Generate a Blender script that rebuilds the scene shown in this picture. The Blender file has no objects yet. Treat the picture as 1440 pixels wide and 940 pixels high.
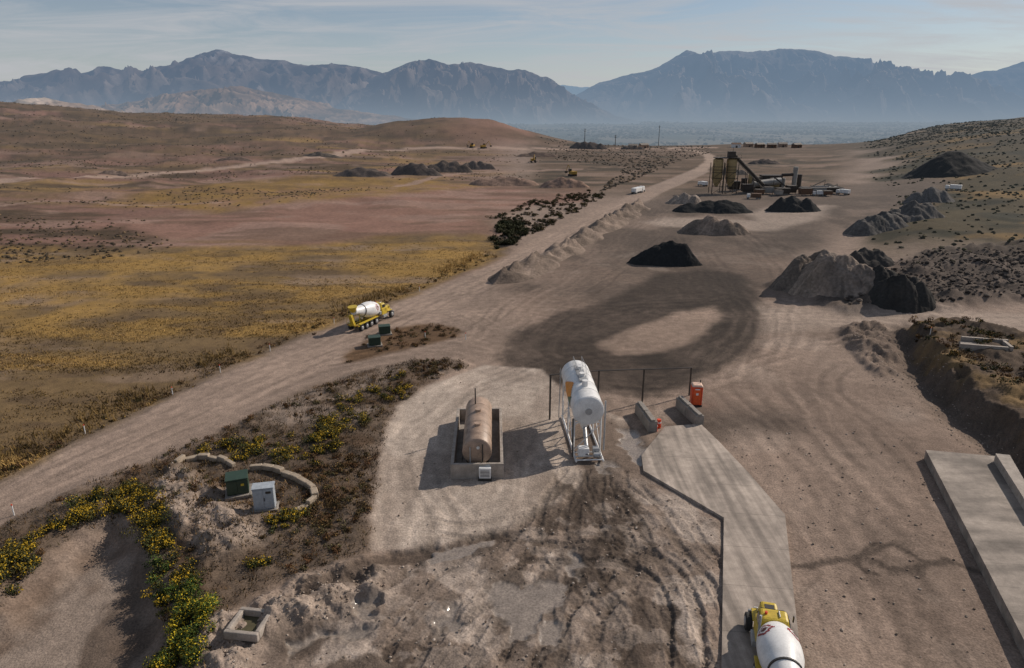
import bpy, math, random
import numpy as np
from mathutils import Vector, Matrix
random.seed(7); RNG=np.random.RandomState(11)
S=bpy.context.scene
TH=math.radians(18.3); C,SN=math.cos(TH),math.sin(TH); CH=31.0; F=960.0
try:
    S.view_settings.view_transform='Standard'; S.view_settings.look='None'; S.view_settings.exposure=0
except Exception: pass
# ------------------------------------------------------------ survey helpers (photo bearing -> metres on the ground)
def P(u,v,z=0.0):
    a=(u-720)/F; b=(470-v)/F
    dz=-SN+b*C; dy=C+b*SN
    t=(z-CH)/dz
    return (a*t, dy*t)
def zat(y,v):
    k=(470-v)/F
    return CH+y*(k*C-SN)/(C+k*SN)
def xat(u,y,z=0.0):
    return (u-720)/F*(y*C-(z-CH)*SN)
# ------------------------------------------------------------ noise
def _h(ix,iy,s):
    n=(ix.astype(np.int64)*374761393+iy.astype(np.int64)*668265263+s*974634777)&0xffffffff
    n=((n^(n>>13))*1274126177)&0xffffffff
    n=(n^(n>>16))&0xffffffff
    return n/4294967295.0
def vn(x,y,s=0):
    x0=np.floor(x); y0=np.floor(y); fx=x-x0; fy=y-y0
    fx=fx*fx*fx*(fx*(fx*6-15)+10); fy=fy*fy*fy*(fy*(fy*6-15)+10)
    x0=x0.astype(np.int64); y0=y0.astype(np.int64)
    a=_h(x0,y0,s); b=_h(x0+1,y0,s); c=_h(x0,y0+1,s); d=_h(x0+1,y0+1,s)
    return (a+(b-a)*fx)*(1-fy)+(c+(d-c)*fx)*fy
def fbm(x,y,o=4,s=0,g=0.5):
    r=0; a=1; t=0
    for i in range(o):
        r=r+a*(vn(x+i*17.3,y-i*9.1,s+i)*2-1); t+=a; a*=g; x,y=(x*1.6-y*1.2)*1.02,(x*1.2+y*1.6)*1.02
    return r/t
def rid(x,y,o=4,s=0):
    r=0; a=1; t=0
    for i in range(o):
        r=r+a*(1-np.abs(vn(x+i*7.3,y-i*3.1,s+i)*2-1)*1.6); t+=a; a*=0.5; x,y=(x*1.6-y*1.2),(x*1.2+y*1.6)
    return r/t
def ss(a,b,x):
    t=np.clip((x-a)/(b-a),0,1); return t*t*(3-2*t)
def W(pts,z=0.0): return [P(u,v,z) for u,v in pts]
def sdf(poly,x,y,margin=6.0):
    p=np.array(poly); out=np.full(x.shape,1e3)
    sel=(x>p[:,0].min()-margin)&(x<p[:,0].max()+margin)&(y>p[:,1].min()-margin)&(y<p[:,1].max()+margin)
    X=x[sel];Y=y[sel]
    if X.size==0: return out
    d=np.full(X.shape,1e9); ins=np.zeros(X.shape,bool); n=len(p)
    for i in range(n):
        ax,ay=p[i]; bx,by=p[(i+1)%n]; ex,ey=bx-ax,by-ay
        t=np.clip(((X-ax)*ex+(Y-ay)*ey)/(ex*ex+ey*ey+1e-9),0,1)
        d=np.minimum(d,(X-ax-ex*t)**2+(Y-ay-ey*t)**2)
        c=((ay>Y)!=(by>Y)); xi=ax+(Y-ay)*ex/(ey if abs(ey)>1e-9 else 1e-9)
        ins^=c&(X<xi)
    d=np.sqrt(d); out[sel]=np.where(ins,-d,d); return out
def msk(pts,x,y,soft=1.0,z=0.0,margin=None):
    return ss(soft,-soft,sdf(W(pts,z),x,y,margin or soft*2+4))
def cr(pts,step=0.12):
    p=[np.array(q,float) for q in pts]; p=[2*p[0]-p[1]]+p+[2*p[-1]-p[-2]]; o=[]
    for i in range(1,len(p)-2):
        n=max(2,int(np.linalg.norm(p[i+1]-p[i])/step)); t=np.linspace(0,1,n,endpoint=False)[:,None]
        o.append(0.5*((2*p[i])+(-p[i-1]+p[i+1])*t+(2*p[i-1]-5*p[i]+4*p[i+1]-p[i+2])*t*t+(-p[i-1]+3*p[i]-3*p[i+1]+p[i+2])*t**3))
    return np.concatenate(o)
# ------------------------------------------------------------ tyre track raster (world metres)
RX0,RX1,RY0,RY1,RS=-95.,135.,12.,242.,0.12
NX=int((RX1-RX0)/RS);NY=int((RY1-RY0)/RS)
TC=np.zeros((NY,NX),np.float32); TD=np.zeros((NY,NX),np.float32)
def track(pts,off,val,depth,w=0.26,tread=False,world=False,wob=0.5):
    q=cr(pts if world else W(pts),0.12)
    d=np.gradient(q,axis=0); d/=np.linalg.norm(d,axis=1)[:,None]+1e-9
    nrm=np.stack([-d[:,1],d[:,0]],1); sa=np.arange(len(q))*0.12
    seed=RNG.randint(1000)
    off=off+wob*(vn(sa/14.,sa*0+seed,3)*2-1)*2+.25*wob*(vn(sa/3.,sa*0+seed,13)*2-1)
    fade=np.clip(-.25+1.8*vn(sa/7.,sa*0+seed+5,4),0,1.4)
    for side in (-1.0,1.0):
        for k in np.arange(-w,w+0.01,RS):
            pp=q+nrm*(off+side*1.02+k)[:,None]
            ix=((pp[:,0]-RX0)/RS).astype(int); iy=((pp[:,1]-RY0)/RS).astype(int)
            ok=(ix>=0)&(ix<NX)&(iy>=0)&(iy<NY)
            m=np.ones(len(q))
            if tread: m=np.where(((sa+abs(k)*0.8)%0.5)<0.25,1.0,0.5)
            prof=1-(abs(k)/(w+0.12))**2
            TC[iy[ok],ix[ok]]+=(val*fade*m*prof)[ok]; TD[iy[ok],ix[ok]]=np.minimum(TD[iy[ok],ix[ok]],(-depth*fade*m*prof)[ok])
            if abs(k)>w-0.07 and depth>0.03: TD[iy[ok],ix[ok]]+=depth*0.6
routes=[
 ([(1075,1000),(1062,860),(1050,745),(985,660),(925,600),(880,545),(840,505),(870,455),(960,410)],7,1.6),
 ([(1075,960),(1060,860),(1048,745),(985,660),(930,600),(880,545)],10,0.8),
 ([(-60,728),(100,655),(230,598),(350,540),(500,480),(640,415),(800,335),(950,262)],26,3.4),
 ([(540,780),(553,690),(575,620),(630,560),(720,520),(800,500),(900,495)],10,2.4),
 ([(600,800),(610,700),(600,610),(650,540),(740,505)],8,2.2),
 ([(1340,960),(1230,760),(1130,620),(1040,530),(1060,450),(1000,385),(950,330)],14,6),
 ([(1460,960),(1300,760),(1180,610),(1120,520),(1150,450),(1120,380),(1060,330)],12,6),
 ([(1180,960),(1140,760),(1040,610),(980,520),(1010,450),(950,400),(960,350)],10,5),
 ([(1500,455),(1250,450),(1050,440),(850,440),(700,432),(560,450)],14,5),
 ([(1500,470),(1200,470),(1080,500),(940,540),(760,520),(640,480),(480,500),(300,570)],10,4),
 ([(480,520),(620,485),(690,470),(760,420),(850,370),(900,330),(960,290)],16,6),
 ([(650,440),(720,480),(800,540),(760,600),(740,700),(700,800),(650,960)],6,3),
 ([(560,960),(680,860),(770,760),(800,690),(870,640),(890,590)],5,2.4),
 ([(760,960),(800,860),(850,760),(840,690),(880,630)],6,2.6),
 ([(930,960),(900,840),(920,760),(880,690),(860,650)],6,2.6),
 ([(430,960),(560,880),(700,790),(760,700),(770,640)],5,2.4),
 ([(960,430),(1040,420),(1060,460),(1000,520),(860,525),(750,500),(790,450),(900,425),(1000,420)],18,4),
 ([(1010,400),(1060,430),(1060,470),(1010,515),(930,540),(880,600)],12,4),
]
for pts,n,sp in routes:
    for i in range(n):
        track(pts,RNG.uniform(-sp,sp),RNG.choice([-1,-1,1,1,.6])*RNG.uniform(.2,.9),RNG.uniform(.005,.03),w=RNG.uniform(.14,.6),wob=RNG.uniform(.2,1.8),tread=RNG.rand()<.3)
mud=[([(640,960),(700,860),(760,780),(800,720),(830,670)],4),([(820,960),(850,850),(860,770),(835,700),(830,660)],5),([(960,900),(930,800),(900,730),(860,690)],4),
     ([(560,790),(650,775),(720,750),(800,720)],2),([(700,930),(780,930),(860,880),(840,790)],3),([(1000,960),(960,860),(890,800),(740,790)],2),([(1000,820),(930,760),(860,740),(760,730)],2),([(600,900),(640,850),(720,810),(840,800),(960,830)],2)]
for pts,n in mud:
    for i in range(n):
        track(pts,RNG.uniform(-2.6,2.6),RNG.uniform(-1.8,-.4),RNG.uniform(.08,.2),w=RNG.uniform(.22,.5),wob=1.6,tread=RNG.rand()<.35)
TC=np.clip(TC,-2,2); TD=np.clip(TD,-.26,.12)
def rs(A,x,y):
    fx=(x-RX0)/RS-.5; fy=(y-RY0)/RS-.5
    ok=(fx>1)&(fx<NX-3)&(fy>1)&(fy<NY-3)
    fx=np.clip(fx,1,NX-3);fy=np.clip(fy,1,NY-3); ix=fx.astype(int);iy=fy.astype(int);a=fx-ix;b=fy-iy
    r=(A[iy,ix]*(1-a)+A[iy,ix+1]*a)*(1-b)+(A[iy+1,ix]*(1-a)+A[iy+1,ix+1]*a)*b
    return np.where(ok,r,0)
# ------------------------------------------------------------ plan outlines
ROAD=[(-260,800),(-60,705),(0,682),(100,634),(200,582),(330,521),(440,473),(540,437),(620,402),(700,369),(800,315),(880,277),(930,256),(975,238),(1000,240),(975,252),(935,270),(880,298),(800,338),(720,382),(660,425),(600,463),(520,500),(480,514),(350,574),(230,630),(100,682),(0,731),(-60,758),(-260,860)]
FIELD=[(-500,850),(-300,330),(0,345),(150,350),(300,348),(450,345),(540,332),(660,330),(705,335),(710,358),(620,396),(540,430),(440,465),(330,512),(200,572),(0,672),(-60,700)]
VEG=[(-200,860),(-60,770),(0,742),(100,693),(180,660),(240,640),(350,588),(420,555),(500,528),(580,508),(640,508),(658,516),(600,540),(558,570),(541,610),(530,680),(522,740),(526,772),(470,798),(400,815),(330,850),(300,905),(290,1000),(222,1000),(226,840),(214,780),(160,735),(100,752),(40,800),(0,850),(-200,1000)]
VEG2=[(478,500),(510,478),(545,462),(600,455),(640,462),(650,472),(610,483),(560,492),(510,506),(485,510)]
POND=[(-300,1000),(-100,900),(0,855),(60,800),(110,762),(160,742),(205,780),(222,830),(226,900),(215,1050),(-300,1100)]
PAD=[(526,775),(524,735),(530,690),(541,612),(560,572),(603,543),(680,514),(760,520),(800,560),(880,590),(870,660),(800,700),(720,745),(600,772)]
MUDP=[(440,830),(540,800),(620,775),(720,748),(800,700),(880,660),(960,700),(1012,735),(1012,1050),(300,1050),(300,900),(380,870)]
DARK=[(695,500),(712,478),(745,455),(800,435),(860,420),(900,400),(925,385),(990,378),(1045,385),(1065,410),(1072,460),(1060,490),(1020,520),(980,545),(900,560),(800,545),(740,530),(705,520)]
LIGHTI=[(848,488),(870,474),(905,458),(950,440),(1000,430),(1006,446),(990,468),(960,485),(915,497),(865,497)]
DARK2=[(780,410),(850,350),(900,330),(1000,340),(1120,300),(1180,290),(1170,330),(1090,380),(1075,415),(1060,440),(900,430),(800,440),(760,430)]
SLAB=[(905,662),(1018,728),(1013,1060),(1148,1060),(1128,940),(1104,724),(1052,664),(1010,620),(985,596),(935,600),(902,640)]
BANK=[(1268,466),(1330,462),(1400,478),(1600,520),(1900,600),(1900,860),(1600,740),(1440,640),(1370,585),(1300,520)]
PINK=[(60,322),(250,300),(330,290),(470,275),(560,258),(700,262),(830,262),(820,285),(740,290),(690,310),(700,330),(560,330),(450,343),(250,335),(120,325)]
GOLD2=[(130,290),(200,275),(300,258),(450,250),(600,253),(690,262),(560,278),(400,290),(300,300)]
DGUL=[(-300,300),(0,300),(120,308),(230,330),(245,348),(160,362),(0,372),(-300,380)]
DITCH=[(690,310),(740,285),(830,268),(860,272),(800,305),(715,352),(700,345)]
MOUND1=[(275,905),(300,870),(380,845),(420,815),(480,800),(545,800),(540,840),(500,870),(420,890),(370,915),(330,1000),(280,1000)]
MOUND2=[(208,690),(250,660),(290,690),(330,720),(370,735),(360,770),(310,790),(290,800),(250,760),(225,720)]
MOUND3=[(1180,462),(1240,455),(1262,470),(1262,510),(1240,530),(1215,510),(1190,485)]
BLK=[(1085,405),(1110,395),(1200,412),(1260,375),(1300,360),(1440,350),(1700,370),(1700,430),(1440,425),(1300,440),(1190,440)]
YARD=[(760,350),(900,285),(980,262),(1180,262),(1260,262),(1330,268),(1300,300),(1180,330),(1110,380),(1080,430),(900,420),(780,420),(700,410)]
CHAN=[(440,830),(520,800),(580,782),(650,770),(700,752)]
def terrain(x,y,fine=True):
    x=np.asarray(x,float); y=np.asarray(y,float)
    b=x/np.maximum(y,1.0)
    u=720+F*x/(np.maximum(y,1)*C+CH*SN)
    h=0.12*fbm(x/9,y/9,3,1)+0.35*fbm(x/45,y/45,3,2)*ss(60,160,y)
    if (y>100).any():
        far=ss(110,300,y)
        left=ss(-.02,-.18,b)
        h+=left*far*(2.0*fbm(x/60,y/60,4,5)+2.1*rid(x/44,y/30,4,9)-0.6)
        sk=np.interp(u,[-600,-200,0,60,130,180,250,400,450,520,600,720],[48,42,37,33,27,25,23.5,20,15,8,2,0])
        h+=sk*ss(330,840,y)*(1+.07*fbm(x/120,y/120,4,21))+ (3.4*rid(x/80,y/50,4,31)-1)*ss(330,560,y)*ss(640,500,u)
        h+=21*np.exp(-(((x+48)/84)**2+((y-680)/120)**2)**1.3)*(1+.08*fbm(x/25,y/25,3,33))
        hr=ss(.42,.82,b)*ss(170,480,y)
        h+=hr*(23+4*fbm(x/90,y/70,4,41))+ ss(.5,.62,b)*ss(110,190,y)*(1.8+1.3*fbm(x/25,y/25,4,44))*(1-hr)
        ye=600+330*ss(.02,-.10,b)+300*ss(.5,.65,b)+30*fbm(x/120,y/120,2,61)
        h=h*(1-ss(ye,ye+700,y))-181*ss(ye,ye+1150,y)
    near=(y<260)
    if near.any():
        X=x[near];Y=y[near]; wx=X+.9*fbm(X/3,Y/3,3,70); wy=Y+.9*fbm(X/3+9,Y/3,3,71)
        g=h[near]
        road=msk(ROAD,X,Y,1.0)
        g=g*(1-.6*road)-0.12*road
        fd=msk(FIELD,wx,wy,2.5)
        g+=fd*(0.5*fbm(X/18,Y/18,4,75)-0.5)
        ve=msk(VEG,wx,wy,1.2)
        g+=ve*(0.25+.35*fbm(X/2.2,Y/2.2,4,77))
        g-=1.3*msk(POND,wx,wy,1.6)
        g+=msk(MOUND1,wx,wy,1.2)*(.65+.95*fbm(X/1.5,Y/1.5,5,81))
        g+=msk(MOUND2,wx,wy,1.0)*(.7+.8*fbm(X/1.4,Y/1.4,5,83))
        g+=msk(MOUND3,wx,wy,1.3)*(.9+1.3*fbm(X/2,Y/2,5,84))
        mu=msk(MUDP,wx,wy,1.5)
        g+=mu*(.15*fbm(X/1.4,Y/1.4,5,85)+.20*(rid(X/2.9,Y/4.2,5,86)-.3)*ss(-.2,.25,fbm(X/6,Y/6,3,88)))
        sb=sdf(W(BANK),X+1.7*fbm(X/3.5,Y/3.5,4,70)+.5*rid(X/1.2,Y/1.2,3,72),Y+1.7*fbm(X/3.5+9,Y/3.5,4,71),8)
        bk=ss(.8,-2.1,sb)
        g+=bk*(2.3+.9*fbm(X/4,Y/4,5,87)+.3*rid(X/1.3,Y/1.3,4,90))
        tr=ss(5.5,.5,sdf(W(BANK),wx,wy,8))*(1-bk)*ss(.45,.62,X/Y)
        g-=1.1*tr
        bl=msk(BLK,wx,wy,3)
        g+=bl*(1.1+1.9*fbm(X/5,Y/5,5,89))
        s2=(Y<62)
        if s2.any():
            q=np.array(cr(W(CHAN),.35)); dd=np.full(X.shape,99.)
            for a in q: dd[s2]=np.minimum(dd[s2],np.hypot(X[s2]-a[0],Y[s2]-a[1]))
            g-=.38*ss(1.2,.1,dd+.9*fbm(X/1.5,Y/1.5,3,3))
        pmm=np.zeros(X.shape)
        s3=Y<90
        if s3.any():
            n5=.8*fbm(X[s3]/1.1,Y[s3]/1.1,3,95); n6=.8*fbm(X[s3]/1.1+4,Y[s3]/1.1,3,96)
            for pd in PUD:
                m=msk(pd,X[s3]+n5,Y[s3]+n6,.3); g[s3]=g[s3]*(1-m)+(-.18)*m; pmm[s3]=np.maximum(pmm[s3],m)
        sl=msk(SLAB,X,Y,.5); g=g*(1-sl)+(-.05)*sl
        if fine:
            g+=rs(TD,X,Y)*(1-sl)*(1-ve*.7)*(1-fd)*(1-pmm)
            g+=.02*fbm(X/.4,Y/.4,3,97)*(1-pmm)
        h[near]=g
    return h
PUD=[[(690,835),(700,822),(740,825),(765,817),(792,822),(785,850),(770,865),(745,893),(725,897),(712,870),(693,860)],
     [(495,845),(530,842),(535,865),(515,872),(495,866)],
     [(600,780),(650,768),(695,755),(690,766),(640,785),(605,792)],
     [(398,905),(450,895),(520,880),(515,895),(440,905),(400,925)],
     [(868,600),(890,603),(905,625),(925,645),(905,655),(880,640)],
     [(836,650),(860,646),(868,655),(845,664)],
     [(905,628),(925,630),(940,650),(925,655)],
     [(760,880),(785,872),(800,890),(785,910),(762,905)],
     [(800,780),(812,770),(822,790),(812,815),(800,805)],
     [(620,860),(640,845),(648,870),(632,885),(618,878)]]
# ------------------------------------------------------------ mesh helpers
def mesh_np(name,V,Fc,mat,col=None,smooth=True,extra=None):
    me=bpy.data.meshes.new(name); V=np.asarray(V,np.float32); Fc=np.asarray(Fc,np.int32); k=Fc.shape[1]
    me.vertices.add(len(V)); me.vertices.foreach_set('co',V.ravel())
    me.loops.add(Fc.size); me.loops.foreach_set('vertex_index',Fc.ravel())
    me.polygons.add(len(Fc)); me.polygons.foreach_set('loop_start',np.arange(len(Fc),dtype=np.int32)*k)
    try: me.polygons.foreach_set('loop_total',np.full(len(Fc),k,np.int32))
    except Exception: pass
    me.update(calc_edges=True)
    me.polygons.foreach_set('use_smooth',np.full(len(Fc),smooth))
    def addc(nm,c):
        a=me.color_attributes.new(nm,'FLOAT_COLOR','POINT')
        cc=np.ones((len(V),4),np.float32); cc[:,:3]=c; a.data.foreach_set('color',cc.ravel())
    if col is not None: addc('Col',col)
    if extra is not None: addc('Msk',extra)
    o=bpy.data.objects.new(name,me); S.collection.objects.link(o); me.materials.append(mat); return o
def grid_faces(nv,nu):
    i=np.arange(nv-1)[:,None]*nu+np.arange(nu-1)[None,:]; i=i.ravel()
    return np.stack([i,i+1,i+nu+1,i+nu],1)
# ------------------------------------------------------------ materials
HAZE=(0.20,0.26,0.335)  # emission colour of the aerial haze painted into distant materials
def nt(name):
    m=bpy.data.materials.new(name); m.use_nodes=True; n=m.node_tree; n.nodes.clear(); return m,n
def N(n,t,**k):
    x=n.nodes.new(t)
    for a,b in k.items():
        if a in x.inputs: x.inputs[a].default_value=b
        else: setattr(x,a,b)
    return x
def math_(n,op,a,b=None,c=None):
    x=n.nodes.new('ShaderNodeMath'); x.operation=op
    for i,q in enumerate((a,b,c)):
        if q is None: continue
        if isinstance(q,(int,float)): x.inputs[i].default_value=q
        else: n.links.new(q,x.inputs[i])
    return x.outputs[0]
def finish(n,bs,haze=True,L=11000.,low=0.0,hc=HAZE):  # paints aerial haze into the material: emission mixed in by distance from origin
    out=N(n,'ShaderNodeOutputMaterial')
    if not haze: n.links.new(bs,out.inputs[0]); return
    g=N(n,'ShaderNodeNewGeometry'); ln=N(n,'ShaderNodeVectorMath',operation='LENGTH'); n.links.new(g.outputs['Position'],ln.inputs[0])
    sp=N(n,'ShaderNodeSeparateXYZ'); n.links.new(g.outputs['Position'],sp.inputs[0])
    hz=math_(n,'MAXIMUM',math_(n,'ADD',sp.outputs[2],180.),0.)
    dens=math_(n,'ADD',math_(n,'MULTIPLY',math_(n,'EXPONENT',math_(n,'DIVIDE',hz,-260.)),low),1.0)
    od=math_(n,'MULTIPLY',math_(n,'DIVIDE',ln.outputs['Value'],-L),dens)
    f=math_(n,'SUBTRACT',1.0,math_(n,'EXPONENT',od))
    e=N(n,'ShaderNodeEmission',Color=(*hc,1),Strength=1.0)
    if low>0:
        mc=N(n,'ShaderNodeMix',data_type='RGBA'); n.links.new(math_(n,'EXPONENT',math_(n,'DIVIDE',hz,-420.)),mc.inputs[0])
        mc.inputs[6].default_value=(*hc,1); mc.inputs[7].default_value=(.245,.30,.36,1); n.links.new(mc.outputs[2],e.inputs[0])  # paler painted haze towards the valley floor
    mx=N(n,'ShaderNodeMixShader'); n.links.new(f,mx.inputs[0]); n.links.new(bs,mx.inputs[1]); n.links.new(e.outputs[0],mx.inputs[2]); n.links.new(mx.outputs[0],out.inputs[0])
def vary(n,colsock,scales,coord='Object',amt=(.7,1.3)):
    tc=N(n,'ShaderNodeTexCoord'); cur=colsock; last=None
    for sc,lo,hi in scales:
        nz=N(n,'ShaderNodeTexNoise',Scale=sc,Detail=4.0,Roughness=.62); n.links.new(tc.outputs[coord],nz.inputs['Vector'])
        mr=N(n,'ShaderNodeMapRange'); mr.inputs[1].default_value=.3; mr.inputs[2].default_value=.7; mr.inputs[3].default_value=lo; mr.inputs[4].default_value=hi
        n.links.new(nz.outputs[0],mr.inputs[0])
        mx=N(n,'ShaderNodeVectorMath',operation='SCALE'); n.links.new(cur,mx.inputs[0]); n.links.new(mr.outputs[0],mx.inputs['Scale']); cur=mx.outputs[0]; last=nz
    return cur,last
def mat_vcol(name,rough=.95,scales=((.6,.8,1.2),(6,.75,1.25)),bump=.06,haze=True,L=11000.,low=0.,extra=False,hc=HAZE):
    m,n=nt(name); a=N(n,'ShaderNodeAttribute',attribute_name='Col')
    c,nz=vary(n,a.outputs['Color'],scales)
    b=N(n,'ShaderNodeBsdfPrincipled',Roughness=rough); b.inputs['Specular IOR Level'].default_value=.12
    n.links.new(c,b.inputs['Base Color'])
    if bump>0:
        bp=N(n,'ShaderNodeBump',Strength=.8,Distance=bump); n.links.new(nz.outputs[0],bp.inputs['Height'])
        if extra:
            ms=N(n,'ShaderNodeAttribute',attribute_name='Msk'); sx=N(n,'ShaderNodeSeparateColor'); n.links.new(ms.outputs['Color'],sx.inputs[0])
            n.links.new(math_(n,'SUBTRACT',rough,math_(n,'MULTIPLY',sx.outputs[0],rough-.12)),b.inputs['Roughness'])
            n.links.new(math_(n,'ADD',.12,math_(n,'MULTIPLY',sx.outputs[0],.4)),b.inputs['Specular IOR Level'])
            n.links.new(math_(n,'MULTIPLY',math_(n,'SUBTRACT',1.0,math_(n,'MINIMUM',math_(n,'MULTIPLY',sx.outputs[0],1.18),1.0)),.9),bp.inputs['Strength'])
        n.links.new(bp.outputs[0],b.inputs['Normal'])
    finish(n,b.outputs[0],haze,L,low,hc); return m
_m={}
def M(name,col,rough=.6,metal=0.,dirt=.25,bump=.0,sc=3.):
    if name in _m: return _m[name]
    m,n=nt(name); rg=N(n,'ShaderNodeRGB'); rg.outputs[0].default_value=(*col,1)
    c,nz=vary(n,rg.outputs[0],((sc,1-dirt,1+dirt*.4),(sc*9,1-dirt*.6,1+dirt*.3)))
    b=N(n,'ShaderNodeBsdfPrincipled',Roughness=rough,Metallic=metal); n.links.new(c,b.inputs['Base Color'])
    if bump: 
        bp=N(n,'ShaderNodeBump',Strength=.7,Distance=bump); n.links.new(nz.outputs[0],bp.inputs['Height']); n.links.new(bp.outputs[0],b.inputs['Normal'])
    finish(n,b.outputs[0],False); _m[name]=m; return m
# ------------------------------------------------------------ GROUND
NU=1120
ys=[9.0]; 
while ys[-1]<640: ys.append(ys[-1]+max(.07,(ys[-1]**2+900)/(CH*F)*1.3))
while ys[-1]<34000: ys.append(ys[-1]*1.0165)
ys=np.array(ys); NV=len(ys)
tt=np.linspace(-1,1,NU); 
hw=.98*(ys*C+9)+8
X=(tt[None,:]*hw[:,None]).ravel(); Y=np.repeat(ys,NU)
Z=terrain(X,Y)
def A(*c): return np.array(c)
dirt=A(.275,.210,.168); pale=A(.385,.315,.262); pink=A(.225,.130,.098); gold=A(.315,.195,.056); brown=A(.120,.080,.045); dark=A(.052,.040,.032)
col=np.zeros((len(X),3)); wet=np.zeros(len(X))
n1=fbm(X/40,Y/40,4,101); n2=fbm(X/6,Y/6,4,102); n3=fbm(X/1.2,Y/1.2,3,103); n4=fbm(X/180,Y/130,5,104); nst=fbm(X/60,Y/14,5,105)
b=X/np.maximum(Y,1); U=720+F*X/(Y*C+CH*SN)
col[:]=dirt
def L(m,c):
    m=np.clip(m,0,1)[:,None]; col[:]=col*(1-m)+np.asarray(c)*m
wx=X+1.3*n2+.4*n3; wy=Y+1.3*fbm(X/6+7,Y/6,4,107)+.4*n3
lm=ss(.03,-.10,b+.02*n1)*ss(110,160,Y)
L(lm,pink*1.0)
L(lm*ss(.0,.35,nst+.3*n1),A(.20,.13,.07))
L(lm*ss(.10,.4,fbm(X/90,Y/22,5,110)),A(.25,.16,.065))
L(lm*ss(.05,.3,fbm(X/55,Y/16,5,111))*.9,brown*.7)
L(lm*ss(.15,.4,fbm(X/30,Y/10,5,112))*.6,A(.31,.21,.165))
L(lm*ss(340,540,Y)*ss(-.2,.2,n4+.3*n1)*.8,A(.125,.083,.045))
L(lm*ss(.05,.3,fbm(X/20,Y/7,5,114))*ss(200,260,Y)*.7,A(.08,.056,.032))
L(msk(PINK,X+6*n1,Y+6*n1,5)*.9,pink*1.18)
L(msk(PINK,X+6*n1,Y+6*n1,5)*ss(.0,.25,fbm(X/18,Y/9,5,113))*.55,A(.32,.22,.175))
L(msk(PINK,X+6*n1,Y+6*n1,5)*ss(.05,.25,fbm(X/30,Y/7,5,115))*.6,A(.14,.09,.06))
L(msk(GOLD2,X+6*n1,Y+6*n1,5)*(.6+.6*n2),gold*.85)
dg=msk(DGUL,X+5*n1,Y+5*n1,4)
L(dg*ss(-.25,.3,nst+n2*.5),brown*.6); 
L(np.exp(-(((X+25)/90)**2+((Y-660)/110)**2)**2)*ss(-80,0,X+30*n1),A(.25,.14,.10))
fd=msk(FIELD,wx,wy,2.5)
L(fd,A(.18,.122,.06))
stk=fbm(X/26+Y/60,Y/7,5,120)
L(fd*ss(-.12,.3,stk+.35*ss(70,130,Y)-.16)*.8,gold)
L(fd*ss(-.05,.3,fbm(X/11,Y/4,5,121))*.7,A(.118,.08,.046))
L(fd*ss(.2,.5,n3*.5+n2)*.5,brown)
L(fd*ss(.1,.35,fbm(X/30,Y/8,5,123))*.7,A(.25,.18,.125))
gm=msk([(-300,560),(-300,345),(0,372),(200,352),(420,348),(300,392),(150,440),(0,480)],wx,wy,5)+msk([(540,336),(660,332),(690,345),(600,385),(520,395),(480,370)],wx,wy,3)
L(gm*(.35+.9*n2),gold*1.15)
rm=ss(.50,.56,b+.09*n1)*ss(130,180,Y+8*n1)
L(rm,A(.072,.056,.028)); L(rm*ss(-.1,.3,fbm(X/24,Y/12,5,130)),A(.03,.028,.015)); L(rm*ss(.12,.4,fbm(X/40,Y/20,4,131)),A(.18,.112,.038))
L(ss(330,420,Y)*ss(.38,.45,b+.05*n1)*.85*ss(-.4,.1,n1),A(.06,.045,.025))
yd=msk(YARD,X+3*n1,Y+3*n1,5)
L(yd*.85,A(.20,.152,.122)); L(yd*ss(-.1,.3,fbm(X/12,Y/22,5,133))*.75,A(.088,.068,.054))
L(yd*ss(190,240,Y)*.6,A(.11,.085,.068))
L(msk(DARK2,wx,wy,5)*(.6+.4*n2),A(.085,.066,.053))
L(msk([(930,318),(1000,322),(1080,325),(1150,310),(1170,290),(1100,288),(1050,300),(1060,310),(940,306),(905,312)],wx,wy,3)*.8,pale*.95)
cz=ss(235,310,Y)*ss(.0,.05,b+.02*n1)*ss(.50,.42,b+.04*n1)*ss(900,700,Y)
L(cz*.9,A(.125,.083,.052)); L(cz*ss(-.05,.25,fbm(X/25,Y/12,5,136)),A(.07,.052,.032)); L(cz*ss(.15,.35,fbm(X/40,Y/10,5,137)),A(.22,.155,.115))
L(ss(310,400,Y)*ss(-.1,.02,b)*ss(.5,.45,b)*ss(1000,900,Y)*ss(-.3,.2,n1)*.7,A(.10,.066,.038))
apron=ss(-.05,.05,b)*ss(170,140,Y)
L(apron*ss(.05,.45,n2)*.30,pale); L(apron*ss(.05,.5,fbm(X/14,Y/14,4,140))*.5,A(.185,.135,.105))
L(apron*ss(.0,.4,fbm(X/20+Y/30,Y/34,5,141))*.4,A(.215,.158,.124))
L(msk([(1060,432),(1300,436),(1600,448),(1600,475),(1300,458),(1060,470)],wx,wy,2)*.6,pale)
L(msk(BLK,wx,wy,3)*(.8+.2*n3),A(.055,.043,.035)); 
L(msk(BANK,wx,wy,1.2),A(.085,.060,.042))
L(msk(BANK,wx,wy,1.2)*ss(0,.4,n2),A(.19,.125,.058))
L(ss(5.5,.5,sdf(W(BANK),wx,wy,8))*ss(.45,.62,b)*ss(-1.5,0,sdf(W(BANK),wx,wy,8))*.8,A(.095,.072,.056))
L(msk(MOUND3,wx,wy,2)*.7,A(.15,.114,.09))
rd=msk(ROAD,X+.5*n2,Y+.5*n2,.9)
L(rd,A(.305,.233,.187)); 
dk=ss(1.6,-1.6,sdf(W(DARK),wx,wy,8))
li=ss(1.2,-1.2,sdf(W(LIGHTI),wx,wy,8))
L(dk*(1-li)*(.9+.2*n2+.1*n3),dark)
L(li,A(.27,.203,.16))
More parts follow.
